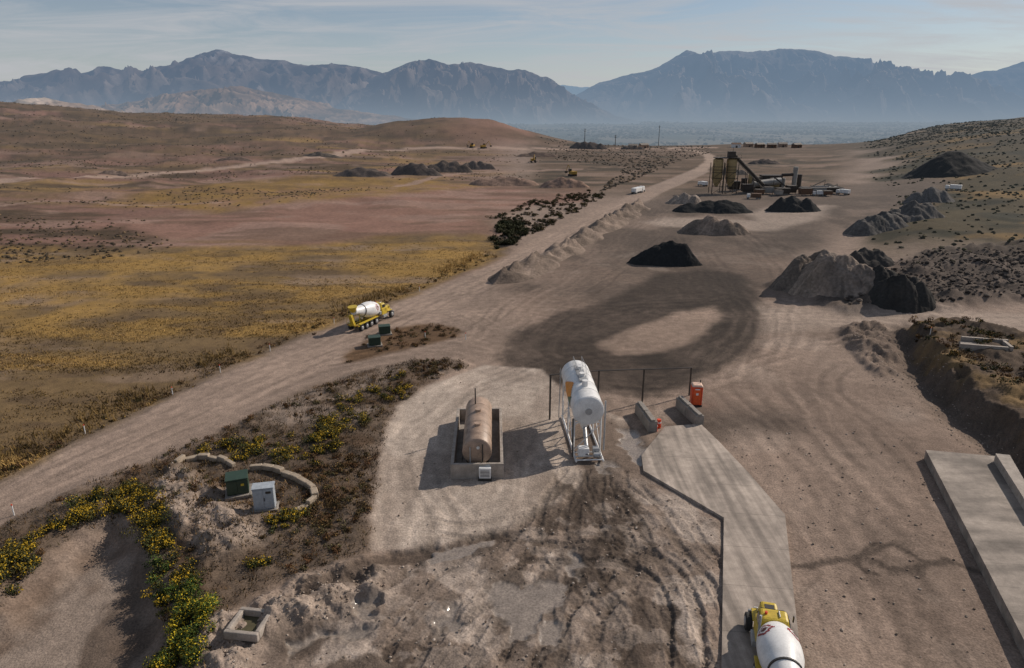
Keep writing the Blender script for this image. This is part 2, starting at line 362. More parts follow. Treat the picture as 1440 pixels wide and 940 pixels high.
L(ss(4.5,-2,sdf(W([(1000,575),(1060,580),(1100,590),(1095,600),(1040,605),(1000,620),(960,600)]),wx,wy,8))*.75,dark*1.4)
L(msk([(770,590),(850,570),(900,600),(930,640),(890,665),(840,690),(790,660)],wx,wy,3)*(.6+.5*n2),A(.115,.087,.067))
ve=msk(VEG,wx,wy,1.1); v2=msk(VEG2,wx,wy,1.0)
L(ve,A(.13,.096,.070)); L(ve*ss(0.05,.4,n2+.3*n3),A(.25,.195,.155)); L(ve*ss(.05,.4,fbm(X/3,Y/3,4,150))*.8,A(.09,.058,.036)); L(v2,A(.13,.08,.045))
pd=msk(PAD,X+.25*n3,Y+.25*n3,.5)
L(pd*ss(-.1,.25,1-1.1*msk([(770,590),(850,570),(900,600),(930,640),(890,665),(840,690),(790,660)],wx,wy,3)),A(.41,.345,.29)); L(pd*ss(.05,.4,fbm(X/5,Y/9,5,151))*.5,A(.27,.215,.175))
po=msk(POND,wx,wy,.9)
L(po,A(.18,.132,.10)); L(po*ss(.0,.3,fbm(X/7,Y/9,4,155))*.7,A(.34,.28,.235)); L(po*ss(.05,.25,fbm(X/5+4,Y/9,5,156))*.75,A(.105,.077,.058))
mu=msk(MUDP,wx,wy,1.4)
L(mu,A(.235,.185,.15)); L(mu*ss(0,.2,fbm(X/3.5,Y/3.5,5,160)),A(.40,.335,.285)); L(mu*ss(.0,.14,fbm(X/4.5,Y/6,5,161))*.9,A(.10,.076,.06))
chm=msk([(780,660),(870,655),(900,760),(880,860),(830,960),(620,960),(620,840),(740,760)],wx,wy,2)
L(chm*ss(-.14,.15,fbm(X/2.5,Y/4,5,165))*.85,A(.095,.072,.056))
L(mu*ss(.1,.22,fbm(X/1.8,Y/1.8,4,167))*.5,A(.36,.30,.255))
m12=np.clip(msk(MOUND1,wx,wy,1)+msk(MOUND2,wx,wy,1),0,1); L(m12*(.7+.4*n3),A(.36,.29,.238))
pm=np.zeros(len(X)); s=(Y<120)
a5=.8*fbm(X[s]/1.1,Y[s]/1.1,3,95); a6=.8*fbm(X[s]/1.1+4,Y[s]/1.1,3,96)
for p_ in PUD: pm[s]=np.maximum(pm[s],msk(p_,X[s]+a5,Y[s]+a6,.2))
halo=np.zeros(len(X))
for p_ in PUD: halo[s]=np.maximum(halo[s],msk(p_,wx[s],wy[s],1.8))
L(halo*.9,A(.08,.06,.047)); L(pm,A(.265,.225,.19)); wet=np.clip(pm*.85+halo*.3,0,1)
s=(Y<62)&(X>10)
dd=np.full(len(X),99.)
for pl in ([(1110,785),(1160,790),(1210,782),(1260,770),(1300,795),(1350,800),(1440,820)],[(1210,782),(1250,800),(1290,805),(1340,795)],[(1230,765),(1200,795),(1240,810)]):
    for q in cr(W(pl),.4): dd[s]=np.minimum(dd[s],np.hypot(wx[s]-q[0],wy[s]-q[1]))
L(ss(.6,.1,dd)*.8,dark*1.4); 
dd=np.full(len(X),99.); s=(Y<62)
for q in cr(W(CHAN),.35): dd[s]=np.minimum(dd[s],np.hypot(X[s]-q[0],Y[s]-q[1]))
L(ss(1.5,.3,dd+.9*fbm(X/1.5,Y/1.5,3,3))*.85*(1-pm),A(.085,.064,.05))
tc=rs(TC,X,Y); free=(1-ve*.8)*(1-fd)*(1-pm)*(1-dg)
col*= (1+ (np.clip(tc,-1.3,1.3)*.20*free))[:,None]
def tz(x,y): return float(terrain(np.array([x]),np.array([y]),False)[0])
def PH(u,v):
    z=0
    for _ in range(14):
        x,y=P(u,v,min(z,26)); z=.5*z+.5*max(tz(x,y),-8)
    return x,y,tz(x,y)
col*=A(.93,.915,.905)
def roadline(pts,w,c,a=.9):
    q=cr([PH(u,v)[:2] for u,v in pts],6.); yy0=q[:,1].min()-20; yy1=q[:,1].max()+20; s=(Y>yy0)&(Y<yy1)&(X>q[:,0].min()-20)&(X<q[:,0].max()+20)
    xs=X[s];ysn=Y[s];d=np.full(xs.shape,1e9)
    for i in range(len(q)-1):
        ax,ay=q[i];ex,ey=q[i+1]-q[i]
        t=np.clip(((xs-ax)*ex+(ysn-ay)*ey)/(ex*ex+ey*ey+1e-9),0,1); d=np.minimum(d,np.hypot(xs-ax-ex*t,ysn-ay-ey*t))
    m=np.zeros(len(X)); m[s]=ss(w*1.2,w*.6,d+1.0*n2[s])*a; L(m,c)
roadline([(0,256),(130,249),(260,242),(380,229),(470,219),(560,212),(700,209),(900,209),(1010,208)],6,A(.39,.28,.22))
roadline([(985,240),(1000,225),(985,214),(940,209)],4,A(.36,.27,.21))
roadline([(0,290),(100,283),(220,290),(330,285)],1.8,A(.32,.22,.17),.7)
roadline([(130,155),(160,170),(180,178)],5,A(.36,.26,.2),.8)
roadline([(560,262),(640,245),(760,240),(830,238)],3,A(.32,.22,.17),.8)
vf=ss(-25,-90,Z)
L(vf,A(.06,.062,.042)); L(vf*ss(.0,.25,fbm(X/420,Y/900,5,170)),A(.13,.115,.08)); L(vf*ss(.1,.3,fbm(X/600+40,Y/1500,5,171)),A(.035,.045,.03)); L(vf*ss(.15,.3,fbm(X/260+40,Y/700,5,172))*.7,A(.17,.14,.105))
col=np.clip(col,.01,1)
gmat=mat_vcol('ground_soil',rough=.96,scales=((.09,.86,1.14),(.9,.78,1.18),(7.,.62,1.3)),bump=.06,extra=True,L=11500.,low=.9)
ex=np.zeros((len(X),3)); ex[:,0]=wet
ground=mesh_np('ground',np.stack([X,Y,Z],1),grid_faces(NV,NU),gmat,col,True,ex)
# ------------------------------------------------------------ MOUNTAINS
def rangem(name,prof,D,Wd,c1,c2,seed,spur=900.,hc=HAZE,Lz=11000.,low=1.0,snow=0.,rough=1.0,nu=640,nv=140):
    us=np.linspace(prof[0][0],prof[-1][0],nu); pu=[p[0] for p in prof]; pv=[p[1] for p in prof]
    vv=np.interp(us,pu,pv)
    vv=vv-3.4*rough*rid(us/36.,us*0+seed,3,seed)-1.1*rough*fbm(us/8.,us*0+seed,3,seed)+1.6
    zr=np.array([zat(D,v) for v in vv]); xr=(us-720)/F*(D*C)
    ts=np.concatenate([np.linspace(0,1,nv-16),1+np.linspace(.05,1,16)*.8])
    T,Xr=np.meshgrid(ts,xr,indexing='ij'); Zr=np.broadcast_to(zr,T.shape)
    Yc=D-Wd+T*Wd; s=np.where(T<1,T,np.clip(2-T,0,1))
    wxx=Xr+spur*.9*fbm(Xr/spur/2,Yc/spur/2,3,seed+3)
    sp=rid(wxx/spur,Yc/spur/3.2,5,seed+7); sp2=rid(wxx/spur*3,Yc/spur*1.2,4,seed+8); sp3=rid(wxx/spur*7,Yc/spur*3.5,4,seed+12)
    e=1.5-1.05*sp-.35*sp2
    base=-200
    Zz=base+(Zr-base)*np.power(np.clip(s,0,1),np.clip(e,.45,3.0))
    Zz+= (Zr-base)*.22*s*(1-s)*4*(sp2-.5)+(Zr-base)*.085*np.minimum(1,(1-s)*6)*np.minimum(1,s*3)*(sp3-.4)
    hn=(Zz-base)/2200.
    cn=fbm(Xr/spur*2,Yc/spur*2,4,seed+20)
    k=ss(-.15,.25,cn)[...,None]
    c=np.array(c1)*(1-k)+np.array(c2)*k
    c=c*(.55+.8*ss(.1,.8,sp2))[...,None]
    if snow>0:
        k=(ss(.45,.8,hn+.2*sp2-.1)*ss(.3,.6,rid(Xr/330,Yc/900,4,seed+30)))[...,None]*snow; c=c*(1-k)+np.array([.66,.66,.68])*k
    V=np.stack([Xr,Yc,Zz],-1).reshape(-1,3)
    m=mat_vcol(name+'_rock',rough=1.,scales=((.004,.7,1.25),(.02,.75,1.25)),bump=0,L=Lz,low=low,hc=hc)  # rock colour with painted haze emission mixed over it
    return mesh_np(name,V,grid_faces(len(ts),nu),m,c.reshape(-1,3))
hb=(.165,.24,.34); ha=(.125,.178,.262)  # painted haze emission colours for the ranges
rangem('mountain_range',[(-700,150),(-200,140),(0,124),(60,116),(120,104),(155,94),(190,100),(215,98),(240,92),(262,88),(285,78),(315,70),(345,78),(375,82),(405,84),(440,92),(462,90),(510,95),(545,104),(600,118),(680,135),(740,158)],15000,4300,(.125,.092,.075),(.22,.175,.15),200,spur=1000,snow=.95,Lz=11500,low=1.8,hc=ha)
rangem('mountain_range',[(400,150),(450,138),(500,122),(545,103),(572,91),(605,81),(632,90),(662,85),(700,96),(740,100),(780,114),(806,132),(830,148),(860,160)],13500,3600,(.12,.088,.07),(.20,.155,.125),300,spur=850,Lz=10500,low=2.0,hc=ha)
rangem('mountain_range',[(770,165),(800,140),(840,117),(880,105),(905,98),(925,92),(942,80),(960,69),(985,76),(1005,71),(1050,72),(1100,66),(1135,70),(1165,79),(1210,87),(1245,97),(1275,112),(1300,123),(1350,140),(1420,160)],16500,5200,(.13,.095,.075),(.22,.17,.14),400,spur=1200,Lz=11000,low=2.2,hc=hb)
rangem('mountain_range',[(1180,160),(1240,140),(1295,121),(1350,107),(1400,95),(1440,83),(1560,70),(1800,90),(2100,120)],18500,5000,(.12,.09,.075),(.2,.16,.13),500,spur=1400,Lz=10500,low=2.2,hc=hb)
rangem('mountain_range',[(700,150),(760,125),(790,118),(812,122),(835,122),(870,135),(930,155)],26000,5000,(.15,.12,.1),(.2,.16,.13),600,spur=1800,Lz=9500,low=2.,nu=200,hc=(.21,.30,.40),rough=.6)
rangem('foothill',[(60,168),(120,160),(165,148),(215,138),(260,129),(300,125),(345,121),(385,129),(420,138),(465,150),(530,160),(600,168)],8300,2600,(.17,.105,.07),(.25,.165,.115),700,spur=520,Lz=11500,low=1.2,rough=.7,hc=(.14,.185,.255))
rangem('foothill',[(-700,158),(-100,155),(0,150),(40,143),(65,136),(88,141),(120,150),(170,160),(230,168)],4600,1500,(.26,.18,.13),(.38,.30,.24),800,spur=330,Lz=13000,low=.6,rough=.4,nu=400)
# ------------------------------------------------------------ piles
pmat=mat_vcol('pile_aggregate',rough=.95,scales=((.25,.75,1.25),(2.2,.65,1.3)),bump=.14,low=0)
def pile(name,u0,u1,vb,vt,colr,peaks=None,asp=.85,col2=None,seed=None,rough=.12,n=110,cap=.72):
    seed=seed if seed is not None else RNG.randint(900)
    x0,y0,_=PH((u0+u1)/2,vb); dep=y0*C+CH*SN; r=(u1-u0)/2*dep/F; cy=y0+r*asp*.9; cx=xat((u0+u1)/2,cy,tz(x0,cy)); 
    g0=tz(cx,cy); H=min(max(zat(cy,vt)-g0,.8),r*asp*cap)
    peaks=peaks or [(0,0,1.)]
    mp=max(p[2] for p in peaks); H=H/mp
    ax=np.linspace(-1.3,1.3,n); GX,GY=np.meshgrid(ax,ax); q=np.full(GX.shape,-9.)
    GX2=GX+.10*fbm(GX*2+seed,GY*2,3,seed+9); GY2=GY+.10*fbm(GX*2+seed+5,GY*2,3,seed+9)
    for (px,py,ph) in peaks:
        d=np.hypot((GX2-px),(GY2-py))
        q=np.logaddexp(q*14,(ph-np.sqrt(d*d+.012)*1.08)*14)/14
    wxp=GX*r+cx; wyp=GY*r*asp+cy
    amp=ss(-.15,.12,q)
    hh=H*(q+rough*.8*fbm(GX*2.6+seed,GY*2.6,4,seed)*amp+.035*fbm(GX*9+seed,GY*9,3,seed+2)*amp-.02)
    z=terrain(wxp.ravel(),wyp.ravel(),False)+np.maximum(hh.ravel(),-.6)
    cc=np.tile(np.array(colr),(n*n,1)); 
    if col2 is not None:
        k=ss(-.1,.2,fbm(GX*1.6+seed,GY*1.6,4,seed+5)+.25*GX).ravel()[:,None]; cc=cc*(1-k)+np.array(col2)*k
    ang=np.arctan2(GY2,GX2); st=fbm(ang*7+seed,np.hypot(GX,GY)*1.3,4,seed+6).ravel(); cc=cc*(1+.5*st)[:,None]
    return mesh_np(name,np.stack([wxp.ravel(),wyp.ravel(),z],1),grid_faces(n,n),pmat,np.clip(cc,.008,1))
BK=(.014,.0135,.0135); TN=(.25,.19,.15)
pile('asphalt_millings_pile',872,998,379,332,BK,[(-.42,.1,.5),(-.2,.1,.62),(.1,.15,.66),(.4,.0,.52),(.62,-.1,.35)],asp=.6,rough=.2,cap=1.1)
pile('asphalt_millings_pile',938,1064,304,275,BK,[(-.5,0,.45),(-.1,.1,.55),(.3,0,.6),(.55,0,.45)],asp=.7,cap=.9)
pile('asphalt_millings_pile',1066,1158,301,270,(.02,.019,.018),[(-.4,0,.5),(0,.1,.62),(.45,0,.55)],asp=.7,cap=.9)
pile('gravel_pile',942,1062,334,297,TN,[(-.45,.2,.5),(-.1,.1,.62),(.3,-.1,.55),(.55,-.1,.4)],asp=.6,col2=(.15,.118,.095),cap=.95)
pile('gravel_pile',1074,1205,420,342,(.12,.097,.08),[(-.4,0,.5),(-.05,.2,.68),(.3,.3,.75)],asp=1.0,col2=(.065,.054,.047),rough=.14,n=130,cap=.95)
pile('gravel_pile',1105,1250,426,332,(.24,.19,.152),[(-.25,.2,.75),(.05,.0,.68),(.3,-.2,.55),(.5,-.1,.42)],asp=.95,col2=(.17,.138,.115),rough=.10,n=150,cap=1.0)
pile('gravel_pile',1165,1320,445,360,(.032,.029,.026),[(-.35,.5,.5),(-.1,.35,.55),(.15,.2,.5),(.35,-.3,.5),(0,-.4,.45)],asp=1.0,rough=.2,n=150)
pile('gravel_pile',1160,1275,382,316,(.05,.044,.039),[(-.3,0,.5),(.0,.2,.6),(.35,.1,.5)],asp=.8,rough=.14)
pile('gravel_pile',1172,1290,334,280,(.07,.066,.062),[(-.45,-.2,.45),(-.1,0,.58),(.2,.2,.6),(.5,.2,.45)],asp=.85,col2=(.11,.10,.092),n=130)
pile('gravel_pile',1225,1335,315,272,(.09,.083,.077),[(-.45,0,.5),(0,.1,.62),(.4,.1,.5)],asp=.85)
pile('gravel_pile',1262,1345,288,261,(.10,.092,.087),[(-.4,0,.55),(.1,0,.6),(.5,0,.5)])
pile('gravel_pile',1258,1408,251,208,(.020,.018,.016),[(-.08,0,.85),(.08,0,.85)],asp=.8,rough=.04,cap=.85)
pile('gravel_pile',930,994,289,259,(.27,.22,.18),[(-.4,0,.5),(0,.1,.65),(.45,0,.55)],asp=.8)
pile('gravel_pile',1120,1200,272,256,(.05,.045,.04),[(-.4,0,.5),(.2,.1,.65)],asp=.8,n=70)
for (a,b_,vb,vt,c) in [(465,560,253,233,(.10,.078,.066)),(545,630,250,221,(.085,.067,.057)),(590,670,244,218,(.10,.078,.063)),(640,700,240,219,(.13,.10,.082)),(798,856,211,192,(.07,.052,.044)),(138,190,249,238,(.16,.115,.09)),(425,485,222,213,(.10,.08,.064)),(755,835,266,246,(.23,.15,.11)),(655,765,264,245,(.21,.14,.105)),(1000,1055,247,230,(.09,.076,.065)),(870,908,211,202,(.09,.068,.055)),(700,760,262,248,(.24,.155,.115)),(300,360,228,219,(.13,.092,.072)),(720,790,222,212,(.12,.083,.063)),(1050,1100,232,222,(.08,.062,.052))]:
    pile('gravel_pile',a,b_,vb,vt,c,[(-.55,0,.45),(-.15,.1,.58),(.2,.1,.55),(.55,0,.42)],asp=.7,rough=.1,n=64)
q=cr(W([(688,403),(715,392),(760,372),(800,350),(840,325),(880,302),(903,290)]),1.0)
nr=len(q); ac=np.linspace(-1,1,34); d=np.gradient(q,axis=0); d/=np.linalg.norm(d,axis=1)[:,None]; nn=np.stack([d[:,1],-d[:,0]],1)
wv=2.6+2.6*vn(np.arange(nr)/6.,np.zeros(nr),3); wv*=ss(0,6,np.arange(nr))*ss(nr,nr-5,np.arange(nr))+.05
PX=q[:,None,:]+nn[:,None,:]*(ac[None,:,None]*wv[:,None,None])
px=PX[...,0].ravel();py=PX[...,1].ravel()
hh=(1-np.abs(ac))[None,:]*wv[:,None]*.5; hh=hh.ravel()*(1+.9*fbm(px/2.2,py/2.2,5,5))-.15
mesh_np('spoil_berm',np.stack([px,py,terrain(px,py,False)+hh],1),grid_faces(nr,34),pmat,np.clip(np.tile(A(.18,.138,.11),(len(px),1))*(1+.8*fbm(px/3,py/3,4,8))[:,None],.03,1))
# ------------------------------------------------------------ object helpers
def empty(name,x,y,z,rot=0.):
    o=bpy.data.objects.new(name,None); S.collection.objects.link(o); o.location=(x,y,z); o.rotation_euler=(0,0,rot); o.empty_display_size=.5; return o
def addmesh(name,vs,fs,mat,parent=None,bevel=0.,smooth=False):
    me=bpy.data.meshes.new(name); me.from_pydata(vs,[],fs); me.update(); me.materials.append(mat)
    o=bpy.data.objects.new(name,me); S.collection.objects.link(o)
    if parent: o.parent=parent
    if smooth:
        me.polygons.foreach_set('use_smooth',[True]*len(me.polygons))
        md=o.modifiers.new('e','EDGE_SPLIT'); md.split_angle=math.radians(38)
    if bevel>0:
        md=o.modifiers.new('b','BEVEL'); md.width=bevel; md.segments=2; md.limit_method='ANGLE'
    return o
def box(name,par,c,s,mat,rot=(0,0,0),bev=.02,taper=None):
    x,y,z=[k/2 for k in s]; t=taper or (1,1)
    vs=[(-x,-y,-z),(x,-y,-z),(x,y,-z),(-x,y,-z),(-x*t[0],-y*t[1],z),(x*t[0],-y*t[1],z),(x*t[0],y*t[1],z),(-x*t[0],y*t[1],z)]
    o=addmesh(name,vs,[(3,2,1,0),(4,5,6,7),(0,1,5,4),(1,2,6,5),(2,3,7,6),(3,0,4,7)],mat,par,bev)
    o.location=c; o.rotation_euler=rot; return o
def lathe(name,par,prof,p1,p2,mat,seg=32,mats=None):
    p1=Vector(p1);p2=Vector(p2);ax=(p2-p1);q=ax.to_track_quat('Z','Y'); Ln=ax.length
    vs=[];fs=[]
    for t,r in prof:
        for i in range(seg):
            a=2*math.pi*i/seg; v=q@Vector((r*math.cos(a),r*math.sin(a),t*Ln))+p1; vs.append(tuple(v))
    for j in range(len(prof)-1):
        for i in range(seg):
            k=(i+1)%seg; fs.append((j*seg+i,j*seg+k,(j+1)*seg+k,(j+1)*seg+i))
    fs.append(tuple(range(seg))[::-1]); fs.append(tuple((len(prof)-1)*seg+i for i in range(seg)))
    return addmesh(name,vs,fs,mat,par,0,True)
def cyl(name,par,p1,p2,r,mat,seg=16): return lathe(name,par,[(0,r),(1,r)],p1,p2,mat,seg)
def beam(name,par,p1,p2,w,mat):
    return lathe(name,par,[(0,w*.7),(1,w*.7)],p1,p2,mat,4)
def tankprof(r,Ln,d=.35,n=6):
    pr=[(d*r*(1-math.cos(i/n*math.pi/2))/Ln, r*max(.02,math.sin(i/n*math.pi/2))) for i in range(n+1)]
    return pr+[(1-a,b) for a,b in pr[::-1]]
conc=M('concrete',(.28,.25,.22),.9,0,.35,.02,1.5); concL=M('concrete_light',(.38,.33,.285),.9,0,.35,.02,1.5)
tan=M('tank_tan_paint',(.38,.27,.20),.5,0,.4,.0,1.2); white=M('white_paint',(.76,.76,.75),.4,0,.2,0,1.); yellow=M('yellow_paint',(.58,.42,.04),.4,0,.3); black=M('black_rubber',(.02,.02,.02),.8); steel=M('dark_steel',(.05,.045,.04),.5,.3); galv=M('galvanised',(.42,.43,.44),.45,.4,.25)
orange=M('orange_plastic',(.72,.075,.02),.45); glass=M('window_glass',(.02,.025,.03),.08); red=M('red_paint',(.30,.025,.03),.45); green=M('utility_green',(.028,.055,.035),.5); greyb=M('cabinet_grey',(.38,.42,.46),.45); rust=M('rusty_steel',(.14,.08,.05),.8)
stone=M('sandstone_block',(.42,.34,.255),.95,0,.4,.04,2.); logo=M('logo_orange',(.72,.27,.03),.5)
def slab(name,pts,top,bot,mat,z0=0.):
    w=[P(u,v,top) for u,v in pts]; n=len(w)
    vs=[(x,y,top) for x,y in w]+[(x,y,bot) for x,y in w]
    fs=[tuple(range(n))]+[(i,i+n,(i+1)%n+n,(i+1)%n) for i in range(n)]
    o=addmesh(name,vs,fs,mat); 
    a=sum(w[i][0]*w[(i+1)%n][1]-w[(i+1)%n][0]*w[i][1] for i in range(n))
    if a<0: o.data.flip_normals()
    return o
def conc_road(name,base=(.375,.315,.265),joint=4.5,rot=.12,strv=(1.6,.10)):
    m,n=nt(name); rg=N(n,'ShaderNodeRGB'); rg.outputs[0].default_value=(*base,1)
    tc=N(n,'ShaderNodeTexCoord')
    c,nz=vary(n,rg.outputs[0],((.25,.7,1.2),(1.6,.8,1.15),(14,.85,1.12)))
    mp=N(n,'ShaderNodeMapping'); mp.inputs['Scale'].default_value=(strv[0],strv[1],1); mp.inputs['Rotation'].default_value=(0,0,rot); n.links.new(tc.outputs['Object'],mp.inputs[0])
    st=N(n,'ShaderNodeTexNoise',Scale=1.,Detail=5.); n.links.new(mp.outputs[0],st.inputs['Vector'])
    mr=N(n,'ShaderNodeMapRange'); mr.inputs[1].default_value=.35; mr.inputs[2].default_value=.62; mr.inputs[3].default_value=.62; mr.inputs[4].default_value=1.12; n.links.new(st.outputs[0],mr.inputs[0])
    sc=N(n,'ShaderNodeVectorMath',operation='SCALE'); n.links.new(c,sc.inputs[0]); n.links.new(mr.outputs[0],sc.inputs['Scale'])
    sx=N(n,'ShaderNodeSeparateXYZ'); n.links.new(tc.outputs['Object'],sx.inputs[0])
    fr=math_(n,'FRACT',math_(n,'DIVIDE',math_(n,'ADD',sx.outputs[1],math_(n,'MULTIPLY',sx.outputs[0],.12)),joint)); j=math_(n,'LESS_THAN',fr,.014)
    s2=N(n,'ShaderNodeVectorMath',operation='SCALE'); n.links.new(sc.outputs[0],s2.inputs[0]); n.links.new(math_(n,'SUBTRACT',1.,math_(n,'MULTIPLY',j,.3)),s2.inputs['Scale'])
    b=N(n,'ShaderNodeBsdfPrincipled',Roughness=.9); n.links.new(s2.outputs[0],b.inputs['Base Color'])
    bp=N(n,'ShaderNodeBump',Strength=.5,Distance=.02); n.links.new(nz.outputs[0],bp.inputs['Height']); n.links.new(bp.outputs[0],b.inputs['Normal'])
    finish(n,b.outputs[0],False); return m
crm=conc_road('concrete_pavement')
slab('concrete_road',SLAB,.22,-.6,crm)
slab('concrete_slab',[(1302,633),(1405,642),(1450,720),(1700,1040),(1520,1040),(1440,900)],.9,-1.6,conc_road('concrete_slab_mat',(.30,.255,.215),2.6,.0,(.2,.7)))
slab('concrete_slab',[(1400,638),(1420,640),(1475,735),(1452,720)],1.7,-1.6,concL)
# ------------------------------------------------------------ tan tank in bund
def place(name,u,v,rot=0.,dz=0.):
    x,y=P(u,v); return empty(name,x,y,tz(x,y)+dz,rot)
bx0,by0=P(634,674); bx1,_=P(708,674); wB=bx1-bx0; lB=P(668,592)[1]-by0
cx=(bx0+bx1)/2
t=empty('fuel_tank',cx,by0,-.02,math.radians(1.5))
h=1.5; th=.28
box('bund_floor',t,(0,lB/2,.1),(wB-.02,lB-.02,.2),conc)
box('bund_wall_near',t,(0,th/2,h/2),(wB,th,h),concL,bev=.03)
box('bund_wall_far',t,(0,lB-th/2,h/2),(wB,th,h),concL,bev=.03)
box('bund_wall_left',t,(-wB/2+th/2,lB/2,h/2-.003),(th,lB-2*th-.006,h),concL,bev=.03)
box('bund_wall_right',t,(wB/2-th/2,lB/2,h/2-.003),(th,lB-2*th-.006,h),concL,bev=.03)
R=1.3; TL=lB-2.2
lathe('tank_shell',t,tankprof(R,TL,.18),(0,.75,2.2),(0,.75+TL,2.2),tan,40)
for k in (.2,.4,.6,.8): lathe('weld_band',t,[(0,R+.012),(1,R+.012)],(0,.75+TL*k,2.2),(0,.75+TL*k+.08,2.2),tan,40)
for k in (.18,.5,.82): box('saddle',t,(0,.75+TL*k,.7),(2.0,.3,1.0),steel)
for k in (.3,.62): cyl('manhole',t,(0,.75+TL*k,2.2+R-.05),(0,.75+TL*k,2.2+R+.22),.3,tan)
cyl('vent_pipe',t,(-.3,.75+TL*.8,3.4),(-.3,.75+TL*.8,5.1),.06,steel)
cyl('fill_pipe',t,(.5,.6,3.1),(.5,.6,.4),.06,steel); cyl('fill_pipe2',t,(-.6,.66,2.8),(-.6,.66,.5),.05,galv)
cyl('gauge',t,(.1,.70,2.7),(.1,.76,2.7),.14,white)
for s_ in (-.22,.22): beam('ladder_rail',t,(-R-.15,3+s_,.2),(-R*.7,3+s_,3.3),.03,steel)
x,y=P(682,677); g=empty('pump_generator',x,y,0,0)
box('housing',g,(0,.5,.75),(1.05,1.0,1.0),white,bev=.04); box('skid',g,(0,.5,.13),(1.2,1.15,.22),steel); 
for i in range(5): box('louvre',g,(0,-.015,.45+i*.14),(.8,.02,.05),steel,bev=0)
box('control_panel',g,(.25,.5,1.34),(.4,.3,.18),galv); cyl('exhaust',g,(-.3,.6,1.25),(-.3,.6,1.6),.05,steel)
# ------------------------------------------------------------ white elevated silo
x,y=P(826,642); s=empty('cement_silo',x,y,0,math.radians(3.5))
zt=4.75; r=1.45
lathe('silo_shell',s,[(0,.9*r),(.006,.97*r)]+[(.012,r),(.97,r),(.985,.9*r),(1,.6*r)],(0,.2,zt-.25),(-.0,8.9,zt+.25),white,48)
for k in (.02,.22,.42,.62,.82): lathe('ring_band',s,[(0,r+.03),(1,r+.03)],(0,.2+8.7*k,zt-.25+.5*k),(0,.3+8.7*k,zt-.245+.5*k),white,48)
cyl('end_hatch',s,(0,.12,zt-.25),(0,.2,zt-.25),.32,galv,24)
for k in (.28,.5,.72): cyl('top_hatch',s,(0,.2+8.7*k,zt+r-.2),(0,.2+8.7*k,zt+r+.42),.3,white)
for yy in (2.4,6.4): lathe('hopper_cone',s,[(0,.2),(1,1.2)],(0,yy,1.7),(0,yy,zt-.8),white,28)
for yy in (.5,4.3,8.2):
    for sx in (-1,1): beam('leg',s,(sx*1.25,yy,0.1),(sx*1.25,yy,zt-.5),.13,white)
    beam('cross_beam',s,(-1.25,yy,zt-1.5),(1.25,yy,zt-1.5),.1,white); beam('brace',s,(-1.25,yy,.4),(1.25,yy,zt-1.6),.06,white)
for sx in (-1,1):
    beam('base_rail',s,(sx*1.25,-1.3,.2),(sx*1.25,8.7,.2),.15,white); beam('side_brace',s,(sx*1.25,.5,.5),(sx*1.25,4.3,3.2),.06,white); beam('side_brace2',s,(sx*1.25,8.2,.5),(sx*1.25,4.3,3.2),.06,white)
for yy in (-1.2,-.5,.3): beam('base_cross',s,(-1.3,yy,.28),(1.3,yy,.28),.1,white)
box('blower',s,(-.5,-.5,.85),(1.0,.8,.8),white,bev=.05); box('motor',s,(.7,-.3,.8),(.6,.6,.6),galv,bev=.05); cyl('motor_drum',s,(.4,-.9,.6),(1.0,-.9,.6),.24,galv)
cyl('fill_pipe',s,(1.55,.2,.5),(1.62,.6,zt+.6),.08,galv); cyl('auger',s,(-.2,-.9,.6),(.1,3.0,2.2),.2,galv); cyl('hose',s,(-1.5,-.6,.3),(-1.4,.4,zt-1),.07,steel)
box('walkway',s,(0,5.6,zt+r+.08),(.8,4.4,.06),galv,bev=0)
for i in range(6):
    yy=3.6+i*.8
    for sx in (-.42,.42): beam('rail_post',s,(sx,yy,zt+r+.05),(sx,yy,zt+r+1.0),.03,galv)
for sx in (-.42,.42): beam('handrail',s,(sx,3.6,zt+r+1.0),(sx,7.6,zt+r+1.0),.03,galv)
for sx in (-.2,.2): beam('ladder_rail',s,(-1.7,8.0+sx,.2),(-1.6,8.0+sx,zt+1),.035,galv)
for i in range(15): beam('rung',s,(-1.68,7.8,.5+i*.35),(-1.68,8.2,.5+i*.35),.02,galv)
def patch(name,par,y0,y1,a0,a1,rr,zc,tilt,mat,poly=None):
    vs=[];fs=[];n=14
    for i in range(n+1):
        for j in range(n+1):
            yy=y0+(y1-y0)*i/n; a=a0+(a1-a0)*j/n; vs.append((rr*math.cos(a),yy,zc+tilt*(yy-.2)+rr*math.sin(a)))
    for i in range(n):
        for j in range(n):
            if poly is None or poly((i+.5)/n,(j+.5)/n): k=i*(n+1)+j; fs.append((k,k+1,k+n+2,k+n+1))
    return addmesh(name,vs,fs,mat,par,0,True)
patch('emblem_orange',s,2.2,5.6,math.radians(128),math.radians(200),r+.036,zt-.25,.0575,logo,lambda a,b: abs(a-.5)+abs(b-.5)<.52)
patch('emblem_green',s,2.0,3.6,math.radians(150),math.radians(195),r+.044,zt-.25,.0575,M('logo_green',(.03,.12,.07),.5),lambda a,b: b>a*.7+.1)
